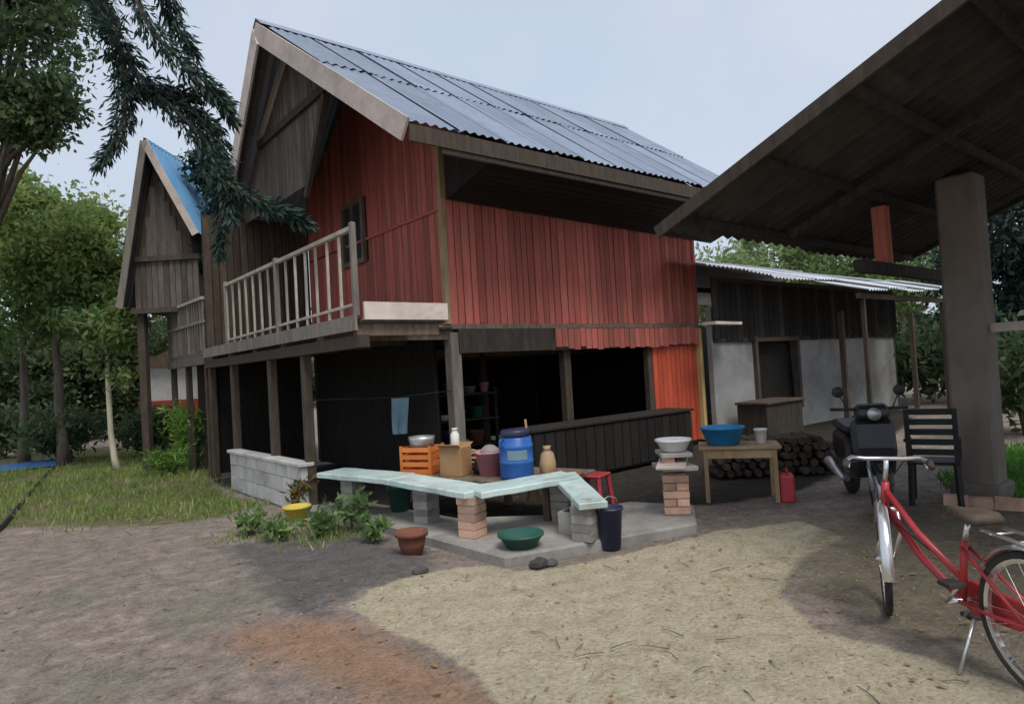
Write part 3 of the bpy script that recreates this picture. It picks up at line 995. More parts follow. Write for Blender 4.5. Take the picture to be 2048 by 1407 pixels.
sr = MB().beam((SX0 + .1, SRY, sz(SRY) - .12), (SX1 - .1, SRY, sz(SRY) - .12), .12, .16).build('roof', 'shade_dark_wood', shel)
for i in range(6):
    x0 = SX0 + (SX1 - SX0) * i / 6
    x1 = SX0 + (SX1 - SX0) * (i + 1) / 6 + .1
    for (ya, yb, lf) in ((SEY, -5.6, 0), (-5.4, SRY, .006)):
        j = random.uniform(-.03, .03) if lf == 0 else 0
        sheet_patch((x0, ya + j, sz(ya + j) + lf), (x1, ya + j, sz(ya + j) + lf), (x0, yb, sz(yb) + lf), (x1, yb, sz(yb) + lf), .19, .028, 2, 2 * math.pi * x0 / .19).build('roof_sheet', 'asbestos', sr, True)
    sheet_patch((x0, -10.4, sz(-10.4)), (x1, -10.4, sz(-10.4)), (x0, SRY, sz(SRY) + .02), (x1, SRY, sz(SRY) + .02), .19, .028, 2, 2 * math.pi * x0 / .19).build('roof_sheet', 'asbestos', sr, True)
for y in (-3.95, -4.7, -5.45, -6.2, -6.9):
    MB().beam((SX0 + .02, y, sz(y) - .075), (SX1, y, sz(y) - .075), .05, .07).build('purlin', 'shade_dark_wood', shel)
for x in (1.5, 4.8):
    MB().beam((x, SEY - .34, sz(SEY - .34) - .13), (x, SRY, sz(SRY) - .15), .05, .07).build('rafter', 'shade_dark_wood', shel)
    MB().beam((x, -10.3, sz(-10.3) - .17), (x, SRY, sz(SRY) - .19), .069, .11).build('rafter', 'shade_dark_wood', shel)
MB().beam((SX0 - .02, SEY + .02, SEZ - .045), (SX0 - .02, SRY, sz(SRY) - .045), .03, .11).build('rake_board', 'dark_wood', shel)
MB().beam((SX0 - .02, -10.4, sz(-10.4) - .045), (SX0 - .02, SRY, sz(SRY) - .045), .029, .11).build('rake_board', 'dark_wood', shel)
MB().box((2.95, -5.17, 1.66), (.36, .36, 3.34)).build('column', 'pillar', shel, bevel=.025)
MB().box((2.95, -5.17, .08), (.46, .46, .2)).build('column_base', 'pillar', shel, bevel=.03)
MB().box((2.95, -9.0, 1.66), (.30, .30, 3.3)).build('column', 'pillar', shel, bevel=.025)
MB().box((.4, -9.0, 1.66), (.30, .30, 3.3)).build('column', 'pillar', shel, bevel=.025)
MB().beam((1.7, -4.62, 2.42), (SX1 - .1, -4.62, 2.42), .09, .12).build('tie_beam', 'shade_dark_wood', shel)
MB().beam((2.35, -4.62, 2.48), (2.33, -4.62, sz(-4.62) - .1), .13, .13, (0, 1, 0)).build('strut', 'red_paint', shel)
for (x, y) in ((4.9, -4.62), (4.9, -9.0)):
    MB().box((x, y, 1.3), (.12, .12, 2.75)).build('post', 'shade_dark_wood', shel)
MB().beam((2.95, -5.33, 1.74), (2.95, -8.84, 1.74), .05, .09).build('rail', 'pale_wood', shel)

# ------------------------------------------------------------------ trees and plants
def cp(px, py, d):
    return np.array(at(px, py, d))


def gp(px, py):
    d = _f + _r2 * ((px - 1024) / FPX) - _u2 * ((py - 703.5) / FPX)
    return CAM + d * (-CAM.z / d.z)


def under(p, z=0.0):
    return Vector((p[0], p[1], z))


c1 = cp(-10, 120, 11.5)
tree('shade_tree', 'tall dark broadleaf tree filling the top left corner', under(cp(-60, 700, 12)), cp(-30, 300, 12), .17,
     [(c1, (1.5, 1.5, 2.0), 26, 9000), (cp(60, 230, 11.5), (.75, .75, .8), 12, 3000), (cp(20, -60, 11.5), (1.2, 1.2, .8), 14, 4000)], 'leaf_dark', .15)
tree('bright_tree', 'light green bushy tree with yellowish leaves left of the barn', under(cp(120, 700, 15)), cp(120, 520, 15), .12,
     [(cp(90, 470, 15), (1.9, 1.9, 1.3), 40, 12000), (cp(190, 500, 14.5), (.8, .8, .9), 18, 5000), (cp(30, 430, 15), (1.0, 1.0, .9), 18, 5000)], 'leaf_yellow', .15)
tree('green_tree', 'mid green leafy tree low at the left edge', under(cp(40, 700, 16)), cp(40, 620, 16), .12,
     [(cp(30, 600, 15), (1.7, 1.7, 1.1), 30, 9000), (cp(190, 610, 15), (1.1, 1.1, .9), 20, 6000)], 'leaf_mid', .14)
for k, (px, d, h, lab) in enumerate(((20, 21, 3.6, 'dark shady tree standing leftmost behind the grass'), (150, 23, 4.0, 'dark shady tree behind the pale sapling'), (300, 24, 4.6, 'dark shady tree seen under the barn'), (470, 22, 5.0, 'dark tree rising behind the left end of the house'))):
    b = under(cp(px, 700, d))
    tree('backdrop_tree', lab, b, b + Vector((0, 0, h * .55)), .16,
         [(b + Vector((0, 0, h * .78)), (2.2, 2.2, h * .38), 34, 8000), (b + Vector((.3, .2, h * .35)), (2.0, 1.6, h * .28), 18, 4500)], 'leaf_dark', .2, 'dark trees behind the grass')
b = under(cp(455, 700, 14.5))
tree('creeper_tree', 'dark leafy tree between the barn and the house roof', b, cp(440, 420, 14.0), .13,
     [(cp(440, 380, 13.6), (.45, .45, 1.2), 18, 4500), (cp(430, 520, 13.6), (.5, .5, .9), 16, 3500)], 'leaf_needle', .14)
# sapling with a pale trunk
sb = gp(237, 940)
sap = thing('sapling', 'slender sapling with pale bare trunk on the grass', 'tree', sb)
zt = 2.75
tp = [sb + Vector((0, 0, -.05)), sb + Vector((-.06, .035, .25)), sb + Vector((-.10, .06, .8)), sb + Vector((-.11, .07, 1.7)), sb + Vector((-.12, .07, zt))]
mb = MB().tube(tp, [.085, .06, .052, .048, .035], 8)
for k in range(7):
    a = k * 2.4
    mb.tube([tp[-1] - Vector((0, 0, .1 * (k % 3))), tp[-1] + Vector((.3 * math.cos(a), .3 * math.sin(a), .25)), tp[-1] + Vector((.65 * math.cos(a), .65 * math.sin(a), .3))], [.02, .012, .006], 5)
mb.build('trunk', 'pale_bark', sap, True)
_, pts = crown_points(np.array(tp[-1]) + np.array((.05, 0, .25)), (.75, .75, .55), 16, 1500)
_, pts2 = crown_points(np.array(tp[-1]) + np.array((.25, -.1, -.5)), (.55, .55, .5), 9, 600)
quads_obj('crown', leaf_quads(np.concatenate([pts, pts2]), .15, .45, .3), 'leaf_mid', sap)
quads_obj('withered_leaves', leaf_quads(np.concatenate([pts[:160], pts2[:160]]) + .03, .16, .4, .5), 'leaf_brownish', sap)

# overhanging tree: trunk out on the left, drooping needled limbs
ob = under(at(-260, 700, 7.6))
ot = thing('drooping_tree', 'dark needled tree with drooping limbs hanging before the barn', 'tree', ob)
mb = MB()
trk = [ob - Vector((0, 0, .1)), ob + Vector((.05, 0, 2)), ob + Vector((.1, .05, 4)), ob + Vector((.1, 0, 5.6)), ob + Vector((.12, 0, 7.5))]
mb.tube(trk, [.26, .2, .17, .14, .06], 10)
D = 7.6
LIMBS = [
    ([(-230, -60), (40, -180), (170, -60), (215, 40), (245, 120), (252, 190), (240, 260), (205, 325)], .20),
    ([(235, 90), (285, 160), (345, 215), (405, 275), (445, 345), (462, 430)], .19),
    ([(40, -180), (230, -60), (300, 55), (365, 125), (425, 180), (462, 232)], .15),
    ([(230, -60), (320, -30), (345, 35), (385, 100)], .13),
    ([(250, 180), (325, 190), (400, 188), (450, 200)], .09),
    ([(405, 275), (440, 390), (440, 500)], .13),
    ([(425, 345), (500, 395), (560, 420), (605, 442)], .10),
    ([(230, 60), (200, 20), (190, -40)], .10),
    ([(320, 170), (380, 215), (430, 260), (450, 330)], .12),
    ([(-230, -60), (-120, 60), (-90, 200), (-95, 330)], .2),
]
needles, ndirs = [], []
for li, (pl, wd) in enumerate(LIMBS):
    pts3 = [at(x, y, D + .25 * math.sin(li * 1.7 + i * .5)) for i, (x, y) in enumerate(pl)]
    if li in (0, 9):
        pts3[0] = trk[3] if li == 0 else trk[2]
    # smooth resample
    fine_ = []
    for i in range(len(pts3) - 1):
        p0, p1, p2, p3 = pts3[max(i - 1, 0)], pts3[i], pts3[i + 1], pts3[min(i + 2, len(pts3) - 1)]
        for k in range(8):
            t = k / 8
            fine_.append(.5 * ((2 * p1) + (p2 - p0) * t + (2 * p0 - 5 * p1 + 4 * p2 - p3) * t * t + (3 * p1 - p0 - 3 * p2 + p3) * t ** 3))
    fine_.append(pts3[-1])
    N = len(fine_)
    r0 = .06 if li in (0, 9) else .028
    mb.tube(fine_, [r0 * (1 - .85 * i / (N - 1)) + .004 for i in range(N)], 6)
    for i, p in enumerate(fine_):
        if li in (0, 9) and i < 10: continue
        tng = (fine_[min(i + 1, N - 1)] - fine_[max(i - 1, 0)]).normalized()
        fade = 1.0 if i < N * .7 else max(.35, (N - i) / (N * .3))
        for k in range(34):
            off = Vector(RNG.normal(size=3)) * wd * .36 * fade
            needles.append(np.array(p + off + tng * random.uniform(-.1, .1)))
            ndirs.append(np.array(tng * 1.2 + off.normalized() * .9))
mb.build('trunk', 'bark', ot, True)
quads_obj('crown', leaf_quads(np.array(needles), .12, .22, .5, np.array(ndirs), .45), 'leaf_needle', ot)

# far trees to the right, seen over the annex
for k, (px, d, h, mt, lab) in enumerate(((1430, 34, 7.2, 'leaf_far', 'sunlit far tree beside the red wall, above the zinc roof'), (1560, 36, 8.6, 'leaf_far', 'sunlit far tree in the middle of the gap above the zinc roof'), (1690, 34, 8.4, 'leaf_far', 'sunlit far tree under the shelter eave, above the zinc roof'), (1810, 32, 8.2, 'leaf_mid', 'green far tree just left of the thick column'))):
    b = under(cp(px, 700, d))
    tree('far_tree', lab, b, b + Vector((0, 0, h * .6)), .2, [(b + Vector((0, 0, h * .72)), (3.0, 3.0, h * .3), 40, 7000)], mt, .3, 'trees over the annex')
for (px, d, h, lab) in ((2040, 17, 7.5, 'tall dark tree behind the thick column at the right edge'), (2200, 15, 7.5, 'tall dark tree beyond the right edge of the yard')):
    b = under(cp(px, 700, d))
    tree('dark_tree', lab, b, b + Vector((0, 0, h * .5)), .2, [(b + Vector((0, 0, h * .62)), (1.9, 1.9, h * .34), 40, 9000), (b + Vector((0, 0, h * .22)), (1.7, 1.7, h * .2), 20, 5000)], 'leaf_needle', .2, 'dark trees past the shelter')


def far_wood():
    pts = []
    for k in range(150):
        a = random.uniform(math.radians(-15), math.radians(110))
        d = random.uniform(38, 60)
        c_ = np.array((CAM.x + d * math.cos(a), CAM.y + d * math.sin(a), 0))
        h = random.uniform(2.6, 4.6) if a < math.radians(60) else random.uniform(3.5, 6.5)
        _, p = crown_points(c_ + np.array((0, 0, h * .5)), (2.6, 2.6, h * .52), 12, 420, .25, .5)
        pts.append(p)
    pts = np.concatenate(pts)
    pts = pts[pts[:, 2] > 0]
    tag(quads_obj('far_wood', leaf_quads(pts, .55, .6, .2), 'leaf_wood'), 'far-off dark green belt of trees behind everything', 'woods', None, 'stuff')


far_wood()


def shrub(name, label, base, r, h, n, leaf, mat, group=None, aspect=.4, stems=7, cat='shrub'):
    base = Vector(base)
    t = thing(name, label, cat, base, 0, group)
    mb = MB()
    pts = []
    for k in range(stems):
        a = random.uniform(0, 6.28)
        e = base + Vector((math.cos(a) * r * random.uniform(.3, 1), math.sin(a) * r * random.uniform(.3, 1), h * random.uniform(.55, 1)))
        m_ = base.lerp(e, .5) + Vector((0, 0, h * .12))
        mb.tube([base - Vector((0, 0, .03)), m_, e], [.012, .008, .004], 5)
        for j in range(n // stems):
            tt = random.uniform(.25, 1)
            p = base.lerp(m_, tt * 2) if tt < .5 else m_.lerp(e, tt * 2 - 1)
            pts.append(np.array(p + Vector((random.gauss(0, r * .2), random.gauss(0, r * .2), random.gauss(0, h * .09)))))
    mb.build('stem', 'bark', t, True)
    quads_obj('foliage', leaf_quads(np.array(pts), leaf, aspect, .1, np.array([[0, 0, .5]] * len(pts))), mat, t)
    return t


shrub('grass_shrub', 'bright green bush at the left corner of the house', gp(395, 935), .62, 1.15, 2200, .17, 'leaf_bright', None, .2, 12)
shrub('grass_shrub', 'smaller bright green bush sloping down onto the grass', gp(345, 950), .4, .5, 700, .14, 'leaf_bright', None, .2, 9)
shrub('undergrowth', 'dark undergrowth bush left of the pale sapling', gp(120, 925), 1.1, 1.5, 1600, .2, 'leaf_dark')
shrub('undergrowth', 'dark undergrowth bush at the left picture edge', gp(10, 915), 1.0, 1.4, 1400, .2, 'leaf_dark')
shrub('undergrowth', 'dark undergrowth bush right of the pale sapling', gp(290, 915), .8, 1.2, 1200, .2, 'leaf_dark')
for (px, d, lab) in ((1790, 20, 'dark bush past the end of the annex, left of the column'), (1860, 18, 'dark bush behind the left edge of the column'), (1950, 20, 'dark bush hidden behind the right edge of the column')):
    shrub('undergrowth', lab, under(cp(px, 700, d)), 1.5, 2.3, 1500, .26, 'leaf_dark')
PL = [(500, 1070, .24, .34, 'leafy plant at the left end of the flower bed'), (560, 1078, .22, .28, 'low leafy plant before the yellow bowl'), (640, 1072, .25, .36, 'leafy plant just right of the yellow bowl'), (700, 1060, .27, .5, 'taller leafy plant by the left end of the bench'), (745, 1080, .2, .26, 'low leafy plant at the right end of the flower bed')]
for (px, py, r, h, lab) in PL:
    shrub('bed_plant', lab, gp(px, py), r * .85, h * .75, 200, .10, 'leaf_mid', 'plants in the flower bed', .35, 6, 'plant')
shrub('bed_plant', 'brownish dry plant behind the yellow bowl', gp(600, 1022), .2, .42, 160, .12, 'leaf_brownish', None, .35, 6, 'plant')
shrub('hedge_bush', 'dark green bush right of the thick column', under(cp(2035, 700, 11)), 1.0, 1.9, 2200, .2, 'leaf_dark')

# grass: blades on the left turf and on the lawn at the right edge
def blades(name, label, poly, n, h, mat, keep=None, bbox=None):
    xs, ys = zip(*poly)
    X = RNG.uniform(bbox[0] if bbox else min(xs), bbox[1] if bbox else max(xs), n)
    Y = RNG.uniform(bbox[2] if bbox else min(ys), bbox[3] if bbox else max(ys), n)
    ok = poly_sd(X, Y, poly) + .35 * np.sin(X * 3.1 + np.sin(Y * 2.3)) * np.sin(Y * 2.7) + RNG.normal(0, .16, n) > .05
    ok &= (np.sin(X * 2.1 + 1.3 * np.sin(Y * 1.7)) * np.sin(Y * 2.9 + X) + .7 * np.sin(X * 5.3 + 2 * np.sin(Y * 3.1)) * np.sin(Y * 4.7 - X) + RNG.uniform(-.8, 1.1, n)) > -.05
    X, Y = X[ok], Y[ok]
    m_ = len(X)
    a = RNG.uniform(0, 6.28, m_)
    hh = h * RNG.uniform(.4, 1.3, m_)
    wv = .006 + .05 * hh
    b0 = np.stack([X, Y, np.full(m_, -.01)], -1)
    sd_ = np.stack([np.cos(a), np.sin(a), np.zeros(m_)], -1) * wv[:, None]
    ln = np.stack([RNG.normal(0, .35, m_), RNG.normal(0, .35, m_), np.ones(m_)], -1) * hh[:, None]
    V = np.stack([b0 - sd_, b0 + sd_, b0 + ln * .6 + sd_ * .6, b0 + ln], 1)
    o = quads_obj(name, V, mat)
    return tag(o, label, 'grass', None, 'stuff')


blades('grass', 'patchy yellow-green grass on the left of the yard', GRASS, 42000, .10, 'grass_blade', bbox=(-7, 0, .8, 12))
LAWN = [(2.75, -4.95), (2.9, -5.6), (4.5, -6.2), (7.5, -5.8), (7.5, -4.4), (4, -4.5)]
blades('lawn', 'bright green lawn beside the thick column', LAWN, 16000, .09, 'lawn_blade')
blades('weeds', 'sparse low weeds by the flower bed', [(-3.3, -.4), (-2.7, .9), (-2.1, .3), (-1.95, -1.3), (-2.5, -1.1)], 2600, .07, 'grass_blade')

# loose stones and fallen leaves on the soil
def pebbles():
    n = 3200
    V, F = [], []
    for i in range(n):
        d = random.uniform(1.9, 9.0)
        px = random.uniform(-100, 2150)
        p = gp(px, 760 + 1309 * 1.6 / d * .99)
        if -2.1 < p.x < 5.8 and -3.4 < p.y < 5: continue
        r = random.choice((.004, .005, .007, .009, .013)) * random.uniform(.7, 1.4)
        b = len(V)
        gz_ = float(lump(p.x, p.y)) * math.exp(-((p.x / 30) ** 2 + (p.y / 30) ** 2))
        for (x, y, z) in ((1, 0, 0), (.3, .9, 0), (-.8, .6, 0), (-.9, -.5, 0), (.2, -1, 0)):
            V.append((p.x + x * r * random.uniform(.7, 1.3), p.y + y * r * random.uniform(.7, 1.3), gz_ - .008))
        for (x, y) in ((.6, .1), (0, .55), (-.5, -.1), (.1, -.5)):
            V.append((p.x + x * r, p.y + y * r, gz_ + r * random.uniform(.25, .5)))
        F += [(b + 5, b + 6, b + 7, b + 8), (b, b + 1, b + 6, b + 5), (b + 1, b + 2, b + 7, b + 6), (b + 2, b + 3, b + 7), (b + 3, b + 4, b + 8, b + 7), (b + 4, b, b + 5, b + 8)]
    mb = MB()
    mb.v, mb.f = V, F
    tag(mb.build('gravel', 'stone'), 'small loose stones strewn over the bare yard', 'gravel', None, 'stuff')
    n = 1000
    pts = []
    for i in range(n):
        d = random.uniform(2.0, 9)
        p = gp(random.uniform(-100, 2150), 760 + 1309 * 1.6 / d * .99)
        pts.append((p.x, p.y, .012))
    pts = np.array(pts)
    q = leaf_quads(pts, .05, .5)
    q[:, :, 2] = .014 + (q[:, :, 2] - .014) * .18
    tag(quads_obj('leaf_litter', q, 'dry_leaf'), 'fallen dry leaves scattered over the bare yard', 'leaves', None, 'stuff')

    mb = MB()
    for i in range(90):
        d = random.uniform(2.0, 8)
        p = gp(random.uniform(-100, 2150), 760 + 1309 * 1.6 / d * .99)
        a, l_ = random.uniform(0, 6.28), random.uniform(.05, .22)
        q = Vector((math.cos(a), math.sin(a), 0)) * l_
        mb.tube([p + Vector((0, 0, .012)), p + q * .5 + Vector((random.uniform(-.01, .01), random.uniform(-.01, .01), .02)), p + q + Vector((0, 0, .012))], [.004, .003, .0015], 4)
    tag(mb.build('twigs', 'bark'), 'dry twigs scattered over the bare yard', 'twigs', None, 'stuff')


pebbles()

# ------------------------------------------------------------------ far left: pale shed, painted hut, tarp, hose
hut = thing('painted_hut', 'white hut wall with red base seen under the barn', 'hut', under(at(380, 800, 17)), ang)
MB().box((0, 0, 1.75), (1.5, 1.2, .86)).build('wall', 'white_paint', hut, local=True)
MB().box((-.1, -.01, 1.14), (1.75, 1.25, .36)).build('base_band', 'red_band', hut, local=True)
MB().box((0, 0, .48), (1.4, 1.15, .97)).build('lower_wall', 'dark_wood', hut, local=True)
MB().prism([(-.95, 2.15), (.95, 2.15), (.95, 2.2), (0, 2.6), (-.95, 2.2)], 'y', -.8, .8).build('roof', 'brown_wood', hut, local=True)
fs = thing('far_shed', 'distant pale grey shed with brown roof behind the trees', 'shed', under(at(85, 800, 27)), ang)
MB().box((0, 0, .9), (2.6, 2, 1.8)).build('wall', 'white_paint', fs, local=True)
MB().prism([(-1.6, 1.75), (1.6, 1.75), (1.6, 1.82), (0, 2.5), (-1.6, 1.82)], 'y', -1.2, 1.2).build('roof', 'brown_wood', fs, local=True)
MB().box((.4, -1.01, 1.1), (.6, .05, .6)).build('window', 'dark_cloth', fs, local=True)
tpb = gp(30, 938)
mb = MB()
vs = []
for j in range(7):
    for i in range(11):
        vs.append((tpb.x - 1.1 + .22 * i, tpb.y - .6 + .2 * j, .03 + .10 * abs(math.sin(i * 1.3 + j * .9)) * (1 if 0 < i < 10 and 0 < j < 6 else .1)))
mb.add(vs, [(j * 11 + i, j * 11 + i + 1, (j + 1) * 11 + i + 1, (j + 1) * 11 + i) for j in range(6) for i in range(10)])
tag(mb.build('tarpaulin', 'blue_tarp', None, True), 'crumpled blue tarpaulin on the grass at the left edge', 'tarpaulin')
hp = [gp(x, y) + Vector((0, 0, .03)) for x, y in ((110, 935), (90, 955), (62, 985), (35, 1018), (5, 1055), (-40, 1100))]
tag(MB().tube(hp, .03, 7).build('hose', 'black_plastic', None, True), 'dark hose lying across the grass at the left edge', 'hose')

# ------------------------------------------------------------------ bench before the house
bench = thing('bench', 'long pale teal tiled bench on brick legs before the house', 'bench', (-1.6, -1.6, 0))


def slab(p0, p1, z0, z1, wd, mat='teal_tile', nm='seat', th=.06):
    mb = MB()
    n = 7
    a, b = Vector((p0[0], p0[1], z0)), Vector((p1[0], p1[1], z1))
    t = (b - a)
    s_ = Vector((-t.y, t.x, 0)).normalized() * wd / 2
    vs = []
    for i in range(n):
        q = a.lerp(b, i / (n - 1)) + Vector((0, 0, .003 * math.sin(i * 2.1)))
        vs += [q - s_ - Vector((0, 0, th)), q + s_ - Vector((0, 0, th)), q + s_, q - s_]
    fs_ = [(3, 2, 1, 0), tuple((n - 1) * 4 + k for k in range(4))]
    for i in range(n - 1):
        for k in range(4):
            k2 = (k + 1) % 4
            fs_.append((i * 4 + k, i * 4 + k2, (i + 1) * 4 + k2, (i + 1) * 4 + k))
    mb.add(vs, fs_)
    return mb.build(nm, mat, bench, bevel=.008)


slab((-1.80, .05), (-1.50, -1.1), .53, .52, .42)
slab((-1.52, -1.06), (-1.42, -2.42), .515, .50, .40)
slab((-1.50, -2.42), (-.55, -2.72), .512, .55, .40)
slab((-.58, -2.65), (-1.0, -3.45), .555, .43, .26)
for (bx, by, n_, m_) in ((-1.5, -2.36, 5, 'brick'), (-1.70, -.3, 5, 'concrete'), (-1.46, -1.5, 5, 'concrete'), (-.62, -2.68, 5, 'concrete'), (-.93, -3.28, 4, 'concrete')):
    lg = MB().box((bx, by, .26), (.178, .178, .37), .3).build('leg', 'concrete', bench)
    bk = MB().box((0, 0, 0), (.19, .19, .064)).mesh(m_)
    for i in range(n_):
        o = link('brick', bk, lg)
        o.location = (bx + random.uniform(-.006, .006), by + random.uniform(-.006, .006), .112 + i * .075)
        o.rotation_euler = (0, 0, random.uniform(-.04, .04) + .3)

# ------------------------------------------------------------------ low table with the household goods
tb = thing('low_table', 'low dark wooden table behind the bench holding plastic goods', 'table', (-.55, -1.35, 0), .28)
MB().box((0, 0, .425), (.95, 2.3, .04)).build('tabletop', 'brown_wood', tb, local=True, bevel=.006)
for sx in (-.4, .4):
    for sy in (-1.05, 0, 1.05):
        MB().box((sx, sy, .2), (.07, .07, .42)).build('leg', 'brown_wood', tb, local=True)
TZ = .446


def crate(name, label, cat, loc, d, rz, mat, slats=4):
    t = thing(name, label, cat, loc, rz)
    w_, l_, h_ = d
    MB().box((0, 0, .012), (w_ - .01, l_ - .01, .02)).build('bottom', mat, t, local=True)
    sh = h_ / slats
    for i in range(slats):
        z = sh * (i + .5)
        mb = MB()
        for s_ in (-1, 1):
            mb.box((0, s_ * (l_ / 2 - .008), z), (w_, .014, sh * .62))
            mb.box((s_ * (w_ / 2 - .008), 0, z), (.0138, l_ - .03, sh * .62))
        mb.build('slat_ring', mat, t, local=True)
    mb = MB()
    for sx in (-1, 1):
        for sy in (-1, 1):
            mb.box((sx * (w_ / 2 - .012), sy * (l_ / 2 - .012), h_ / 2), (.03, .03, h_ + .004))
    mb.build('corner', mat, t, local=True)
    return t


crate('plastic_crate', 'orange plastic crate on the low table', 'crate', (-1.0, -.72, TZ), (.34, .40, .33), .5, 'orange_plastic')
tag(MB().lathe([(.02, 0), (.13, .01), (.15, .12), (.155, .16), (.14, .16), (.13, .13), (.0, .125)], 18, (0, 0, 0)).build('cooking_pot', 'aluminium', None, True), 'grey metal pot standing in the orange crate', 'pot')
bpy.data.objects['cooking_pot'].location = (-1.0, -.72, TZ + .27)
cbx = thing('cardboard_box', 'brown cardboard box between the orange crate and the post', 'box', (-.86, -1.20, TZ), .45)
MB().box((0, 0, .16), (.25, .28, .32)).build('body', 'cardboard', cbx, local=True, bevel=.006)
for s_, tl in ((-1, .5), (1, -.35)):
    MB().box((s_ * .13, 0, .33), (.12, .27, .006), 0, Matrix.Rotation(tl, 3, 'Y')).build('flap', 'cardboard', cbx, local=True)
tag(MB().lathe([(.045, 0), (.05, .01), (.05, .13), (.03, .16), (.03, .18), (.034, .18), (.034, .2), (0, .2)], 14, (-.84, -1.18, TZ + .325)).build('jar', 'enamel', None, True), 'small whitish jar on the cardboard box', 'jar')
tub = thing('pink_tub', 'pink plastic tub left of the blue drum', 'tub', (-.66, -1.58, TZ))
MB().lathe([(.11, 0), (.12, .0), (.165, .25), (.18, .25), (.18, .265), (.155, .265), (.11, .02), (0, .02)], 20).build('body', 'pink_plastic', tub, True, True)
for s_ in (-1, 1):
    MB().tube([(s_ * .17, -.06, .25), (s_ * .205, -.03, .27), (s_ * .205, .03, .27), (s_ * .17, .06, .25)], .01, 6).build('handle', 'pink_plastic', tub, True, True)
MB().lathe([(0, .2), (.13, .2), (.10, .29), (.05, .33), (0, .34)], 12).build('folded_cloth', 'sack', tub, True, True)
dr = thing('plastic_drum', 'blue plastic drum with dark lid on the low table', 'drum', (-.62, -1.99, TZ))
MB().lathe([(.15, 0), (.17, .015), (.178, .05), (.178, .16), (.184, .17), (.184, .19), (.178, .2), (.178, .32), (.184, .33), (.184, .35), (.176, .36), (.165, .42), (.14, .45)], 28).build('body', 'blue_plastic', dr, True, True)
MB().lathe([(.145, .445), (.158, .45), (.158, .50), (.145, .515), (0, .52)], 28).build('lid', 'navy_plastic', dr, True, True)
for s_ in (-1, 1):
    MB().tube([(s_ * .16, 0, .43), (s_ * .21, 0, .42), (s_ * .215, 0, .36), (s_ * .175, 0, .34)], .012, 6).build('handle', 'blue_plastic', dr, True, True)
MB().prism([(.182 * math.cos(a), .182 * math.sin(a)) for a in [math.radians(200 + 7 * i) for i in range(11)]] + [(.179 * math.cos(a), .179 * math.sin(a)) for a in [math.radians(270 - 7 * i) for i in range(11)]], 'z', .21, .31).build('label_band', 'pale_blue_cloth', dr, local=True)
sk = thing('sack', 'small tan sack right of the blue drum', 'sack', (-.36, -2.19, TZ))
MB().lathe([(.07, 0), (.095, .03), (.10, .14), (.075, .24), (.035, .28), (.05, .32), (0, .32)], 12, sx=1, sy=.8).build('body', 'tan_wood', sk, True, True)
MB().lathe([(.038, .268), (.045, .275), (.045, .287), (.038, .294)], 10, sy=.8).build('tie', 'brown_wood', sk, True, True)
br = thing('broom', 'broom with tan handle leaning behind the blue drum', 'broom', (-.2, -1.75, .08))
MB().tube([(0, 0, .25), (-.08, -.02, .95)], .013, 7).build('handle', 'tan_wood', br, True, True)
mb = MB()
for i in range(22):
    a = i * .285
    mb.tube([(0, 0, .3), (.05 * math.cos(a), .05 * math.sin(a), .15), (.10 * math.cos(a), .10 * math.sin(a), .0)], .005, 4)
mb.build('bristles', 'tan_wood', br, local=True)
tr_ = MB().lathe([(.15, 0), (.17, .005), (.19, .04), (.18, .04), (.165, .012), (0, .01)], 20, (-.28, -2.42, .5), 1, .7).build('tray', 'clay', None, True)
tag(tr_, 'shallow red-brown tray by the right end of the low table', 'tray')
tr_.location.z = -.054
kt = thing('kettle', 'dark sooty kettle between the box and the pink tub', 'kettle', (-.62, -1.36, TZ), .6)
MB().lathe([(.08, 0), (.10, .02), (.105, .08), (.075, .14), (.04, .155), (.015, .16), (.015, .18), (0, .185)], 18).build('body', 'black_plastic', kt, True, True)
MB().tube([(.09, 0, .06), (.14, 0, .11), (.16, 0, .15)], [.018, .013, .009], 8).build('spout', 'black_plastic', kt, True, True)
MB().tube([(-.08, 0, .13), (-.06, 0, .21), (.04, 0, .22), (.07, 0, .14)], .007, 6).build('handle', 'black_plastic', kt, True, True)
for (x, y, h, m_, lab) in ((-.98, -.34, .27, 'green_plastic', 'tall dark green bottle left of the orange crate'), (-.88, -.46, .21, 'clay', 'short brown bottle left of the orange crate'), (-.44, -1.72, .34, 'tan_wood', 'tall tan bottle behind the pink tub'), (-.48, -1.85, .30, 'aluminium', 'grey bottle just left of the blue drum')):
    t = thing('bottle', lab, 'bottle', (x, y, TZ))
    MB().lathe([(.035, 0), (.04, .01), (.04, h * .6), (.018, h * .78), (.016, h * .93), (0, h * .93)], 12).build('body', m_, t, True, True)
    MB().lathe([(.019, h * .93), (.019, h), (0, h)], 10).build('cap', 'navy_plastic', t, True, True)
bk_ = thing('basket', 'round dark woven basket behind the cardboard box', 'basket', (-.55, -1.0, TZ))
MB().lathe([(.12, 0), (.17, .08), (.19, .2), (.175, .2), (.15, .08), (0, .03)], 20).build('body', 'brown_wood', bk_, True, True)
for z, r in ((.05, .155), (.10, .182), (.15, .188), (.2, .192)):
    MB().tube([(r * math.cos(k * .314), r * math.sin(k * .314), z + .006 * (-1) ** k) for k in range(20)], .011, 6, True).build('weave_band', 'tan_wood', bk_, True, True)
st_ = thing('plastic_stool', 'dark red plastic stool behind the right arm of the bench', 'stool', (.15, -2.35, 0), .3)
MB().box((0, 0, .40), (.30, .30, .03)).build('seat', 'red_plastic', st_, local=True, bevel=.012)
for sx in (-1, 1):
    for sy in (-1, 1):
        MB().beam((sx * .155, sy * .155, 0), (sx * .12, sy * .12, .39), .04, .04).build('leg', 'red_plastic', st_, local=True)
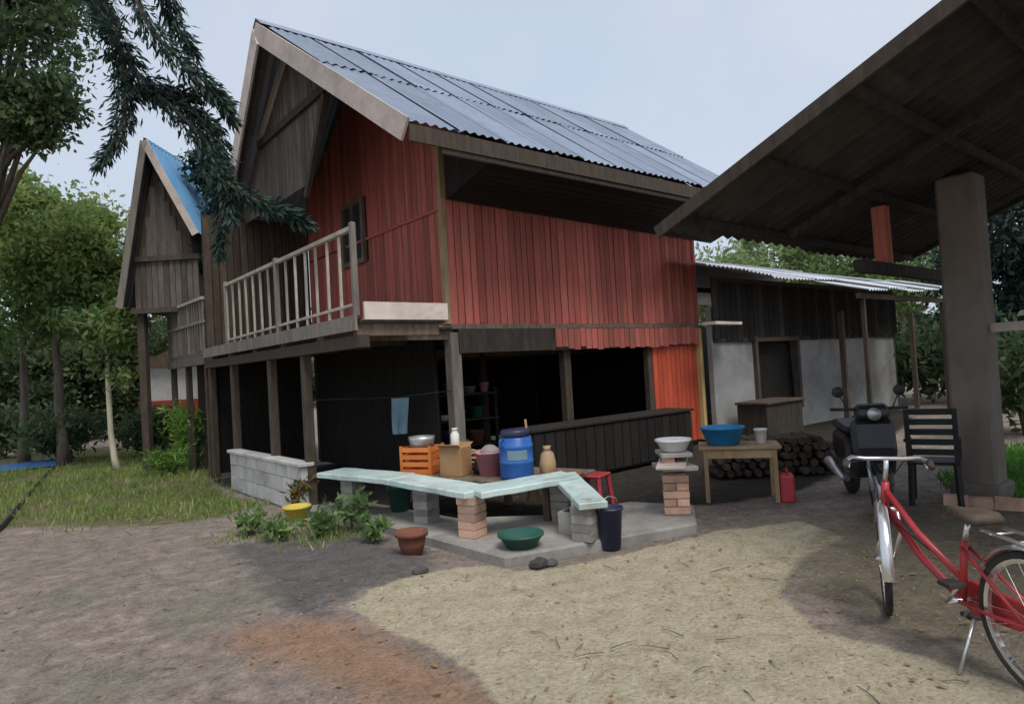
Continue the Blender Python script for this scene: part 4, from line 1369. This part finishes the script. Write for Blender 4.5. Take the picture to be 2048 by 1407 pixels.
sh = thing('shelf_rack', 'dark wooden rack with dishes in the shade behind the low table', 'rack', (1.75, 2.3, 0), -.2)
for sx in (-.55, .55):
    for sy in (-.17, .17):
        MB().box((sx, sy, .65), (.05, .05, 1.3)).build('upright', 'shade_dark_wood', sh, local=True)
for z in (.3, .75, 1.2):
    MB().box((0, 0, z), (1.2, .4, .03)).build('shelf', 'dark_wood', sh, local=True)
for k, (x, z, m_, r, h) in enumerate(((-.4, .765, 'enamel', .11, .09), (-.1, .765, 'aluminium', .13, .15), (.25, .765, 'green_plastic', .12, .2), (-.3, 1.215, 'clay', .12, .2), (.1, 1.215, 'aluminium', .14, .12), (.42, 1.215, 'pink_plastic', .09, .18), (-.35, .315, 'navy_plastic', .14, .25), (.2, .315, 'clay', .16, .22))):
    q = Matrix.Rotation(-.2, 3, 'Z') @ Vector((x, 0, 0))
    lab = ('white bowl on the middle shelf of the shaded rack', 'grey pot on the middle shelf of the shaded rack', 'green tub on the middle shelf of the shaded rack', 'clay jar on the top shelf of the shaded rack', 'grey pan on the top shelf of the shaded rack', 'pink cup on the top shelf of the shaded rack', 'navy pail on the bottom shelf of the shaded rack', 'clay bowl on the bottom shelf of the shaded rack')[k]
    o = MB().lathe([(r * .7, 0), (r * .75, .004), (r, h - .01), (r + .008, h), (r - .01, h), (r * .65, .015), (0, .012)], 16).build(('bowl', 'pot', 'tub', 'jar', 'pan', 'cup', 'pail', 'bowl')[k], m_, None, True)
    o.location = (1.75 + q.x, 2.3 + q.y, z)
    tag(o, lab, ('bowl', 'pot', 'tub', 'jar', 'pan', 'cup', 'pail', 'bowl')[k], 'dishes on the shaded rack')
# cloth hung on the left of the table
mb = MB()
vs = []
for j in range(10):
    for i in range(9):
        z = 1.32 - .05 * j
        wv = .05 * math.sin(i * 1.5 + j * .3) * (.3 + j * .08)
        vs.append((-1.0 + .024 * i * (1 - .02 * j), -.05 - .012 * i + wv * .5, z))
F_ = [(j * 9 + i, j * 9 + i + 1, (j + 1) * 9 + i + 1, (j + 1) * 9 + i) for j in range(9) for i in range(8)]
mb.add(vs, F_)
cl = mb.build('hung_cloth', 'pale_blue_cloth', None, True)
tag(cl, 'pale blue cloth hanging in the shade behind the orange crate', 'cloth')
ml = thing('clothes_line', 'thin line strung between two posts under the balcony', 'clothes line', (-.9, 0, 1.3))
MB().tube([(-1.84, .55, 1.36), (-.9, .0, 1.325), (.0, -.02, 1.36)], .006, 5).build('cord', 'black_plastic', ml, True)

# ------------------------------------------------------------------ things on and before the terrace
def bucket(name, label, cat, loc, r0, r1, h, mat, rim=.012, handle=None):
    t = thing(name, label, cat, loc)
    MB().lathe([(r0 * .9, 0), (r0, .005), (r1, h - .02), (r1 + rim, h - .02), (r1 + rim, h), (r1 - .01, h), (r0 - .01, .02), (0, .02)], 22).build('body', mat, t, True, True)
    if handle:
        MB().tube([(r1 + rim, 0, h - .01), (r1 * .8, 0, h + r1 * .55), (0, 0, h + r1 * .8), (-r1 * .8, 0, h + r1 * .55), (-r1 - rim, 0, h - .01)], .005, 5).build('handle', handle, t, True, True)
    return t


bucket('bucket', 'dark navy bucket at the right end of the bench', 'bucket', (-.78, -3.42, -.01), .085, .115, .36, 'navy_plastic', .01, 'aluminium')
bucket('basin', 'dark green basin on the ground below the bench', 'basin', (-1.45, -3.0, .076), .13, .19, .12, 'green_plastic')
bucket('yellow_bowl', 'yellow plastic bowl among the bed plants', 'bowl', (gp(595, 1040).x, gp(595, 1040).y, 0), .10, .15, .17, 'yellow_plastic')
bucket('teal_bucket', 'green bucket under the left part of the bench', 'bucket', (-1.35, -.75, .076), .10, .14, .28, 'green_plastic', .01, 'aluminium')
fp = thing('flower_pot', 'broken red-brown clay pot on the ground before the bench', 'pot', (gp(825, 1105).x, gp(825, 1105).y, -.01))
MB().lathe([(.09, 0), (.12, .10), (.13, .17), (.15, .17), (.15, .21), (.125, .21), (.10, .05), (0, .05)], 18).build('body', 'clay', fp, True, True)
MB().lathe([(0, .13), (.11, .14)], 18).build('soil', 'dark_stone', fp, True, True)
for k, (px, py, s_, lab) in enumerate(((1078, 1132, .075, 'larger dark stone before the terrace edge'), (1104, 1128, .05, 'smaller dark stone before the terrace edge'), (840, 1145, .06, 'dark stone at the sand edge below the clay pot'))):
    p = gp(px, py)
    mb = MB().lathe([(s_ * .7, -.02), (s_ * 1.05, s_ * .2), (s_ * .9, s_ * .6), (s_ * .4, s_ * .9), (0, s_ * .92)], 9, (p.x, p.y, 0), 1.2, .85, k)
    mb.v = [(x + random.uniform(-.1, .1) * s_, y + random.uniform(-.1, .1) * s_, z) for x, y, z in mb.v]
    tag(mb.build('stone', 'dark_stone'), lab, 'stone')
ck = thing('concrete_block', 'grey hollow concrete block under the right arm of the bench', 'block', (-.75, -2.95, .076), .4)
mb = MB()
for y in (-.06, .06):
    mb.box((0, y, .1), (.4, .035, .2))
for x in (-.18, 0, .18):
    mb.box((x, 0, .1), (.04, .085, .196))
mb.build('body', 'concrete', ck, local=True)

# washing stand: brick pier, slabs, white basin
ws = thing('washing_stand', 'brick pier carrying staggered slabs below the white basin', 'stand', (.36, -3.28, 0), .7)
pr = MB().box((0, 0, .25), (.2, .2, .46)).build('pier', 'concrete', ws, local=True)
bk = MB().box((0, 0, 0), (.25, .115, .068)).mesh('brick')
for r_ in range(6):
    for j in (-1, 1):
        o = link('brick', bk, pr)
        o.rotation_euler = (0, 0, (r_ % 2) * math.pi / 2)
        o.location = (j * .063 * (r_ % 2), j * .063 * (1 - r_ % 2), .04 + r_ * .078)
for i, (x, y, z, rz, m_, d) in enumerate(((.03, 0, .53, .15, 'concrete', (.62, .34, .045)), (-.08, .02, .585, -.12, 'pale_wood', (.56, .28, .03)), (.05, .0, .66, .1, 'concrete', (.5, .3, .04)))):
    MB().box((x, y, z), d, rz, Matrix.Rotation((.06, -.05, .03)[i], 3, 'Y')).build('slab', m_, ws, local=True, bevel=.006)
MB().box((-.12, .06, .62), (.1, .12, .05)).build('spacer', 'brick', ws, local=True)
MB().box((.15, -.04, .62), (.1, .12, .04)).build('spacer', 'brick', ws, local=True)
bucket('white_basin', 'white enamel basin on top of the washing stand', 'basin', (.37, -3.28, .69), .12, .17, .12, 'enamel')

# small table with the blue basin
tdir = math.atan2(-.62, .43)
tt = thing('side_table', 'small wooden table with thin legs beside the washing stand', 'table', (1.58, -3.25, 0), tdir)
MB().box((0, 0, .60), (.86, .5, .035)).build('tabletop', 'tan_wood', tt, local=True, bevel=.005)
for sx in (-.36, .36):
    for sy in (-.2, .2):
        MB().box((sx, sy, .29), (.045, .045, .58)).build('leg', 'tan_wood', tt, local=True)
MB().box((0, -.2, .53), (.7, .025, .09)).build('apron', 'tan_wood', tt, local=True)
MB().box((0, .2, .53), (.7, .025, .09)).build('apron', 'tan_wood', tt, local=True)
bucket('blue_basin', 'bright blue plastic basin on the small wooden table', 'basin', (1.47, -3.13, .618), .17, .235, .2, 'bright_blue_plastic')
bucket('cup', 'small white cup right of the blue basin', 'cup', (1.74, -3.44, .618), .055, .07, .16, 'enamel', .004)
jc = thing('jerrycan', 'red jerrycan on the ground by the small table', 'jerrycan', (1.72, -3.72, 0), .6)
MB().prism([(-.1, 0), (.1, 0), (.105, .24), (.06, .31), (-.09, .31), (-.105, .27)], 'y', -.07, .07).build('body', 'red_plastic', jc, local=True, bevel=.02)
MB().lathe([(.026, .3), (.026, .35), (.0, .355)], 10, (.065, 0, -.02)).build('cap', 'navy_plastic', jc, local=True)
MB().tube([(-.08, 0, .3), (-.06, 0, .36), (.02, 0, .36), (.04, 0, .3)], .012, 6).build('handle', 'red_plastic', jc, True, True)
cn = thing('shade_counter', 'long low dark plank counter added as shade behind the low table', 'counter', (2.4, -.55, 0))
MB().box((2.4, -.55, .38), (3.5, .5, .72)).build('body', 'shade_black_wood', cn, bevel=.01)  # added near-black block: hides lit floor and carries the undercroft shade
MB().box((2.4, -.56, .76), (3.6, .58, .04)).build('top', 'shade_dark_wood', cn, bevel=.006)
for i in range(18):
    plank(cn, 'y', (.75 + .194 * i, -.803, 0), .06, .72, .18, 'shade_black_wood').matrix_parent_inverse = WM[cn].inverted()
# stacked firewood and clutter against the annex
fw = thing('firewood_stack', 'stack of dark split firewood between the small table and the annex wall', 'firewood', (3.3, -2.7, 0), math.radians(-42))
lg = MB().tube([(0, -.28, 0), (.004, 0, .004), (0, .28, 0)], .055, 7).mesh('dark_wood')
for r_ in range(5):
    for i in range(13 - (r_ > 3) * 2 - (r_ > 5) * 3):
        o = link('log', lg, fw, True)
        o.location = (-.78 + .118 * i + (.06 if r_ % 2 else 0) + (r_ > 3) * .1, random.uniform(-.05, .05), .055 + r_ * .098)
        o.rotation_euler = (random.uniform(-.05, .05), random.uniform(0, 6), random.uniform(-.08, .08))
        o.scale = (random.uniform(.8, 1.1), random.uniform(.85, 1.1), random.uniform(.8, 1.05))
ky = thing('storage_chest', 'dark wooden chest standing against the annex below the window', 'chest', (6.6, -.85, 0))
MB().box((6.6, -.85, .38), (1.3, .6, .62)).build('body', 'shade_dark_wood', ky, bevel=.01)
MB().box((6.6, -.86, .715), (1.38, .66, .05)).build('lid', 'dark_wood', ky, bevel=.01)
for x in (6.05, 7.15):
    for y in (-1.1, -.6):
        MB().box((x, y, .035), (.1, .1, .07)).build('foot', 'dark_wood', ky)

# brick edging by the lawn
ed0, ed1 = Vector((2.42, -4.98, 0)), Vector((2.75, -6.6, 0))
edg = thing('brick_edging', 'low row of reddish bricks at the foot of the column', 'edging', ed0)
MB().beam(ed0 + Vector((0, 0, -.02)), ed1 + Vector((0, 0, -.02)), .09, .12).build('mortar_bed', 'concrete', edg)
bk2 = MB().box((0, 0, 0), (.115, .205, .13)).mesh('brick')
nbk = 8
for i in range(nbk):
    o = link('brick', bk2, edg)
    o.matrix_parent_inverse = WM[edg].inverted()
    p = ed0.lerp(ed1, (i + .5) / nbk)
    o.location = (p.x, p.y, .04 + random.uniform(-.012, .012))
    o.rotation_euler = (random.uniform(-.04, .04), 0, math.atan2(ed1.y - ed0.y, ed1.x - ed0.x) - math.pi / 2 + random.uniform(-.05, .05))

# ------------------------------------------------------------------ bicycle
RP, FP_ = Vector((-1.42, -6.55, 0)), Vector((-.80, -5.66, 0))
axd = (FP_ - RP)
hd = math.atan2(axd.y, axd.x)
bike = thing('bicycle', 'red step-through bicycle with chrome rims parked at the right', 'bicycle', RP, hd)
R = .325
WB = 1.06
STEER = math.radians(-31)


def wheel(px_, steer, nm='wheel'):
    """tyre with rim, hub and spokes; built in the bicycle's frame"""
    M = Matrix.Translation((px_, 0, R)) @ Matrix.Rotation(steer, 4, 'Z')
    ring = lambda r, n=36: [M @ Vector((r * math.cos(2 * math.pi * k / n), 0, r * math.sin(2 * math.pi * k / n))) for k in range(n)]
    ty = MB().tube(ring(R - .02), .021, 8, True).build(nm, 'rubber', bike, True, True)
    rm = MB()
    n = 36
    vs = []
    for k in range(n):
        a = 2 * math.pi * k / n
        for (r, y) in ((R - .036, -.014), (R - .036, .014), (R - .056, .011), (R - .056, -.011)):
            vs.append(M @ Vector((r * math.cos(a), y, r * math.sin(a))))
    rm.add(vs, [(k * 4 + j, k * 4 + (j + 1) % 4, ((k + 1) % n) * 4 + (j + 1) % 4, ((k + 1) % n) * 4 + j) for k in range(n) for j in range(4)])
    rm.build('rim', 'chrome', ty)
    MB().tube([M @ Vector((0, -.05, 0)), M @ Vector((0, -.02, 0)), M @ Vector((0, .02, 0)), M @ Vector((0, .05, 0))], [.012, .022, .022, .012], 10).build('hub', 'chrome', ty, True)
    sp = MB()
    for k in range(20):
        a = 2 * math.pi * k / 20
        s_ = .03 * (1 if k % 2 else -1)
        sp.tube([M @ Vector((.02 * math.cos(a + .8), s_, .02 * math.sin(a + .8))), M @ Vector(((R - .05) * math.cos(a), 0, (R - .05) * math.sin(a)))], .0016, 4)
    sp.build('spokes', 'chrome', ty)
    # mudguard
    mg = MB()
    vs = []
    a0, a1 = (20, 205) if px_ == 0 else (35, 200)
    a0, a1 = (-25, 160) if px_ == 0 else (25, 185)
    if px_ == 0:
        a0, a1 = 30, 215
    n = 24
    for k in range(n + 1):
        a = math.radians(a0 + (a1 - a0) * k / n)
        for (y, r) in ((-.032, R + .008), (-.02, R + .026), (.02, R + .026), (.032, R + .008)):
            vs.append(M @ Vector((r * math.cos(a), y, r * math.sin(a))))
    mg.add(vs, [(k * 4 + j, k * 4 + j + 1, (k + 1) * 4 + j + 1, (k + 1) * 4 + j) for k in range(n) for j in range(3)])
    mg.build('mudguard', 'chrome', bike, True, True)
    return ty


wheel(0.0, 0.0)
wheel(WB, STEER)
BB = Vector((.44, 0, .29))
HT, HB = Vector((WB - .06, 0, .80)), Vector((WB - .04, 0, .63))
ST = Vector((.40, 0, .60))
fr_ = MB()
fr_.tube([HB + Vector((-.005, 0, .02)), HB.lerp(BB, .5) + Vector((0, 0, -.03)), BB], .021, 10)
fr_.tube([HT - Vector((0, 0, .05)), HT.lerp(BB, .45) + Vector((0, 0, -.01)), BB.lerp(ST, .35)], .018, 10)
fr_.tube([BB, ST], .018, 10)
fr_.tube([HT, HB], .022, 10)
for s_ in (-1, 1):
    fr_.tube([BB + Vector((0, s_ * .03, 0)), Vector((.2, s_ * .045, .30)), Vector((0, s_ * .055, R))], .010, 8)
    fr_.tube([ST + Vector((0, s_ * .02, -.03)), Vector((0, s_ * .055, R))], .009, 8)
fr_.build('frame', 'bike_red', bike, True, True)
cc = MB()
cc.prism([(-.06, .27), (.0, .245), (.44, .21), (.53, .25), (.55, .30), (.52, .36), (.44, .385), (.0, .37), (-.06, .33)], 'y', -.075, -.05)
cc.build('chain_cover', 'bike_red', bike, local=True, bevel=.006)
cr = MB().tube([BB + Vector((0, -.09, 0)), BB + Vector((0, .09, 0))], .016, 8)
cr.tube([BB + Vector((0, -.085, 0)), BB + Vector((.11, -.09, -.13))], .010, 6)
cr.tube([BB + Vector((0, .085, 0)), BB + Vector((-.11, .09, .13))], .010, 6)
cr.build('crank', 'chrome', bike, True, True)
for q in (BB + Vector((.11, -.14, -.13)), BB + Vector((-.11, .14, .13))):
    MB().box(q, (.09, .09, .025)).build('pedal', 'rubber', bike, local=True, bevel=.005)
MB().tube([ST, ST + Vector((-.03, 0, .10))], .013, 8).build('seat_post', 'chrome', bike, True, True)
sdl = MB()
SC = ST + Vector((-.045, 0, .135))
vs = []
prof = [(-.13, .085, 0.02), (-.10, .105, .035), (-.03, .10, .038), (.04, .05, .03), (.10, .025, .026), (.14, .018, .02)]
for (x, hw, z) in prof:
    vs += [SC + Vector((x, -hw, z - .035)), SC + Vector((x, -hw * .7, z)), SC + Vector((x, 0, z + .008)), SC + Vector((x, hw * .7, z)), SC + Vector((x, hw, z - .035))]
n = len(prof)
fs_ = [(i * 5 + k, i * 5 + k + 1, (i + 1) * 5 + k + 1, (i + 1) * 5 + k) for i in range(n - 1) for k in range(4)]
fs_ += [(i * 5 + 4, i * 5, (i + 1) * 5, (i + 1) * 5 + 4) for i in range(n - 1)] + [(0, 1, 2, 3, 4), tuple((n - 1) * 5 + k for k in (4, 3, 2, 1, 0))]
sdl.add(vs, fs_)
sdl.build('saddle', 'saddle_tan', bike, True, True)
# fork, stem and handlebar turn together
MS = Matrix.Translation((WB - .1, 0, 0)) @ Matrix.Rotation(STEER, 4, 'Z') @ Matrix.Translation((-(WB - .1), 0, 0))
fk = MB()
for s_ in (-1, 1):
    fk.tube([MS @ (HB + Vector((.01, s_ * .03, 0))), MS @ Vector((WB - .035, s_ * .045, .5)), Matrix.Translation((WB, 0, R)) @ Matrix.Rotation(STEER, 4, 'Z') @ Vector((0, s_ * .05, 0))], .012, 8)
fk.tube([MS @ (HB + Vector((.01, -.035, 0))), MS @ (HB + Vector((.01, .035, 0)))], .016, 8)
fk.build('fork', 'chrome', bike, True, True)
stm = MB().tube([HT, HT + Vector((-.025, 0, .13))], .014, 8)
stm.build('stem', 'chrome', bike, True, True)
HC = HT + Vector((-.02, 0, .135))
hb = MB()
bar = [(-.15, -.215, -.015), (-.08, -.215, 0), (.0, -.18, .012), (.04, -.10, 0), (.045, 0, 0), (.04, .10, 0), (.0, .18, .012), (-.08, .215, 0), (-.15, .215, -.015)]
MR = Matrix.Translation(HC) @ Matrix.Rotation(STEER, 4, 'Z')
hb.tube([MR @ Vector(p) for p in bar], .0125, 8)
hb.build('handlebar', 'chrome', bike, True, True)
for s_ in (-1, 1):
    MB().tube([MR @ Vector((-.075, s_ * .215, 0)), MR @ Vector((-.165, s_ * .215, -.018))], .018, 8).build('grip', 'rubber', bike, True, True)
    MB().tube([MR @ Vector((-.03, s_ * .19, -.012)), MR @ Vector((-.12, s_ * .2, -.03))], .006, 6).build('brake_lever', 'chrome', bike, True, True)
cbl = MB()
for s_ in (-1, 1):
    cbl.tube([MR @ Vector((-.05, s_ * .19, -.01)), MR @ Vector((.09, s_ * .10, -.02)), HT + Vector((.05, s_ * .02, -.05)), HB + Vector((.02, s_ * .025, 0)), BB + Vector((.2, s_ * .01, .2))], .0035, 5)
cbl.build('brake_cable', 'black_plastic', bike, True, True)
# rear rack
rk = MB()
for s_ in (-1, 1):
    rk.tube([Vector((.22, s_ * .055, .705)), Vector((-.02, s_ * .07, .70)), Vector((-.28, s_ * .065, .69))], .009, 7)
    rk.tube([Vector((-.12, s_ * .07, .695)), Vector((0, s_ * .06, R))], .007, 6)
for x in (.15, .0, -.14, -.28):
    rk.tube([Vector((x, -.07, .7)), Vector((x, .07, .7))], .006, 6)
rk.build('rear_rack', 'chrome', bike, True, True)
MB().tube([Vector((.30, .06, .25)), Vector((.27, .18, .01))], .009, 6).build('kickstand', 'chrome', bike, True, True)

# ------------------------------------------------------------------ scooter, chair
scq = (1.98, -4.42, 0)
sco = thing('motor_scooter', 'black motor scooter parked in the shade under the shelter', 'scooter', scq, math.radians(215))
for x in (0.62, -.62):
    ring = [(x + .22 * math.cos(a), 0, .27 + .22 * math.sin(a)) for a in [2 * math.pi * k / 24 for k in range(24)]]
    ww = MB().tube(ring, .05, 8, True).build('wheel', 'rubber', sco, True, True)
    MB().tube([(x, -.05, .27), (x, .05, .27)], .14, 16).build('rim', 'aluminium', ww, True)
bd = MB().prism([(-.8, .55), (-.72, .42), (-.35, .32), (.1, .30), (.2, .38), (-.02, .42), (-.1, .62), (-.2, .70), (-.75, .72)], 'y', -.14, .14)
bd.build('body', 'scooter_black', sco, local=True, bevel=.04)
MB().prism([(.1, .30), (.42, .36), (.56, .62), (.50, .92), (.42, .94), (.36, .60), (.28, .42), (.1, .40)], 'y', -.19, .19).build('leg_shield', 'scooter_black', sco, local=True, bevel=.05)
MB().prism([(-.78, .73), (-.2, .71), (-.12, .73), (-.15, .79), (-.4, .80), (-.78, .83)], 'y', -.13, .13).build('seat', 'black_plastic', sco, local=True, bevel=.03)
MB().prism([(.36, .93), (.54, .92), (.56, 1.0), (.48, 1.08), (.36, 1.05)], 'y', -.14, .14).build('handlebar_cowl', 'scooter_black', sco, local=True, bevel=.03)
MB().tube([(.36, -.34, 1.02), (.44, -.12, 1.02), (.44, .12, 1.02), (.36, .34, 1.02)], .016, 8).build('handlebar', 'black_plastic', sco, True, True)
MB().tube([(.555, 0, .98), (.575, 0, .98)], .06, 14).build('headlight', 'aluminium', sco, True, True)
for s_ in (-1, 1):
    MB().tube([(.42, s_ * .2, 1.03), (.40, s_ * .26, 1.16)], .006, 6).build('mirror_stalk', 'black_plastic', sco, True, True)
    MB().lathe([(0, -.008), (.05, -.006), (.055, 0), (.05, .006), (0, .008)], 12, (0, 0, 0)).build('mirror', 'black_plastic', sco, True, True).matrix_local = Matrix.Translation((.40, s_ * .27, 1.19)) @ Matrix.Rotation(math.pi / 2, 4, 'Y')
    MB().tube([(.50, s_ * .07, .62), (.62, s_ * .07, .27)], .02, 8).build('fork_leg', 'aluminium', sco, True, True)
MB().prism([(.36, .46), (.45, .52), (.62, .545), (.80, .47), (.86, .36), (.83, .36), (.76, .45), (.62, .51), (.48, .48), (.38, .42)], 'y', -.07, .07).build('front_mudguard', 'scooter_black', sco, local=True, bevel=.015)
MB().tube([(-.2, -.16, .25), (-.75, -.18, .32), (-.85, -.18, .34)], [.03, .05, .05], 10).build('exhaust', 'aluminium', sco, True, True)
MB().tube([(-.05, .1, .3), (-.0, .22, .01)], .012, 6).build('side_stand', 'black_plastic', sco, True, True)

ch = thing('plastic_chair', 'dark green plastic chair with slatted back beside the column', 'chair', (2.42, -4.92, 0), math.radians(50.5 - 34))
MB().box((.02, 0, .43), (.42, .42, .03)).build('seat', 'dark_green_plastic', ch, local=True, bevel=.01)
for sx in (-.19, .19):
    for sy in (-.19, .19):
        MB().beam((sx * 1.05, sy * 1.08, 0), (sx * .95, sy, .42), .04, .04).build('leg', 'black_plastic', ch, local=True)
for sy in (-.2, .2):
    MB().beam((-.2, sy, .42), (-.27, sy, .98), .045, .035).build('back_upright', 'black_plastic', ch, local=True)
    MB().beam((-.22, sy * 1.08, .66), (.16, sy * 1.08, .64), .05, .03).build('armrest', 'black_plastic', ch, local=True)
    MB().beam((.15, sy * 1.08, .63), (.16, sy * 1.05, .42), .035, .035).build('arm_support', 'black_plastic', ch, local=True)
for i in range(5):
    z = .55 + .10 * i
    MB().box((-.2 - .125 * (z - .42), 0, z), (.02, .375, .06)).build('back_slat', 'dark_green_plastic', ch, local=True)
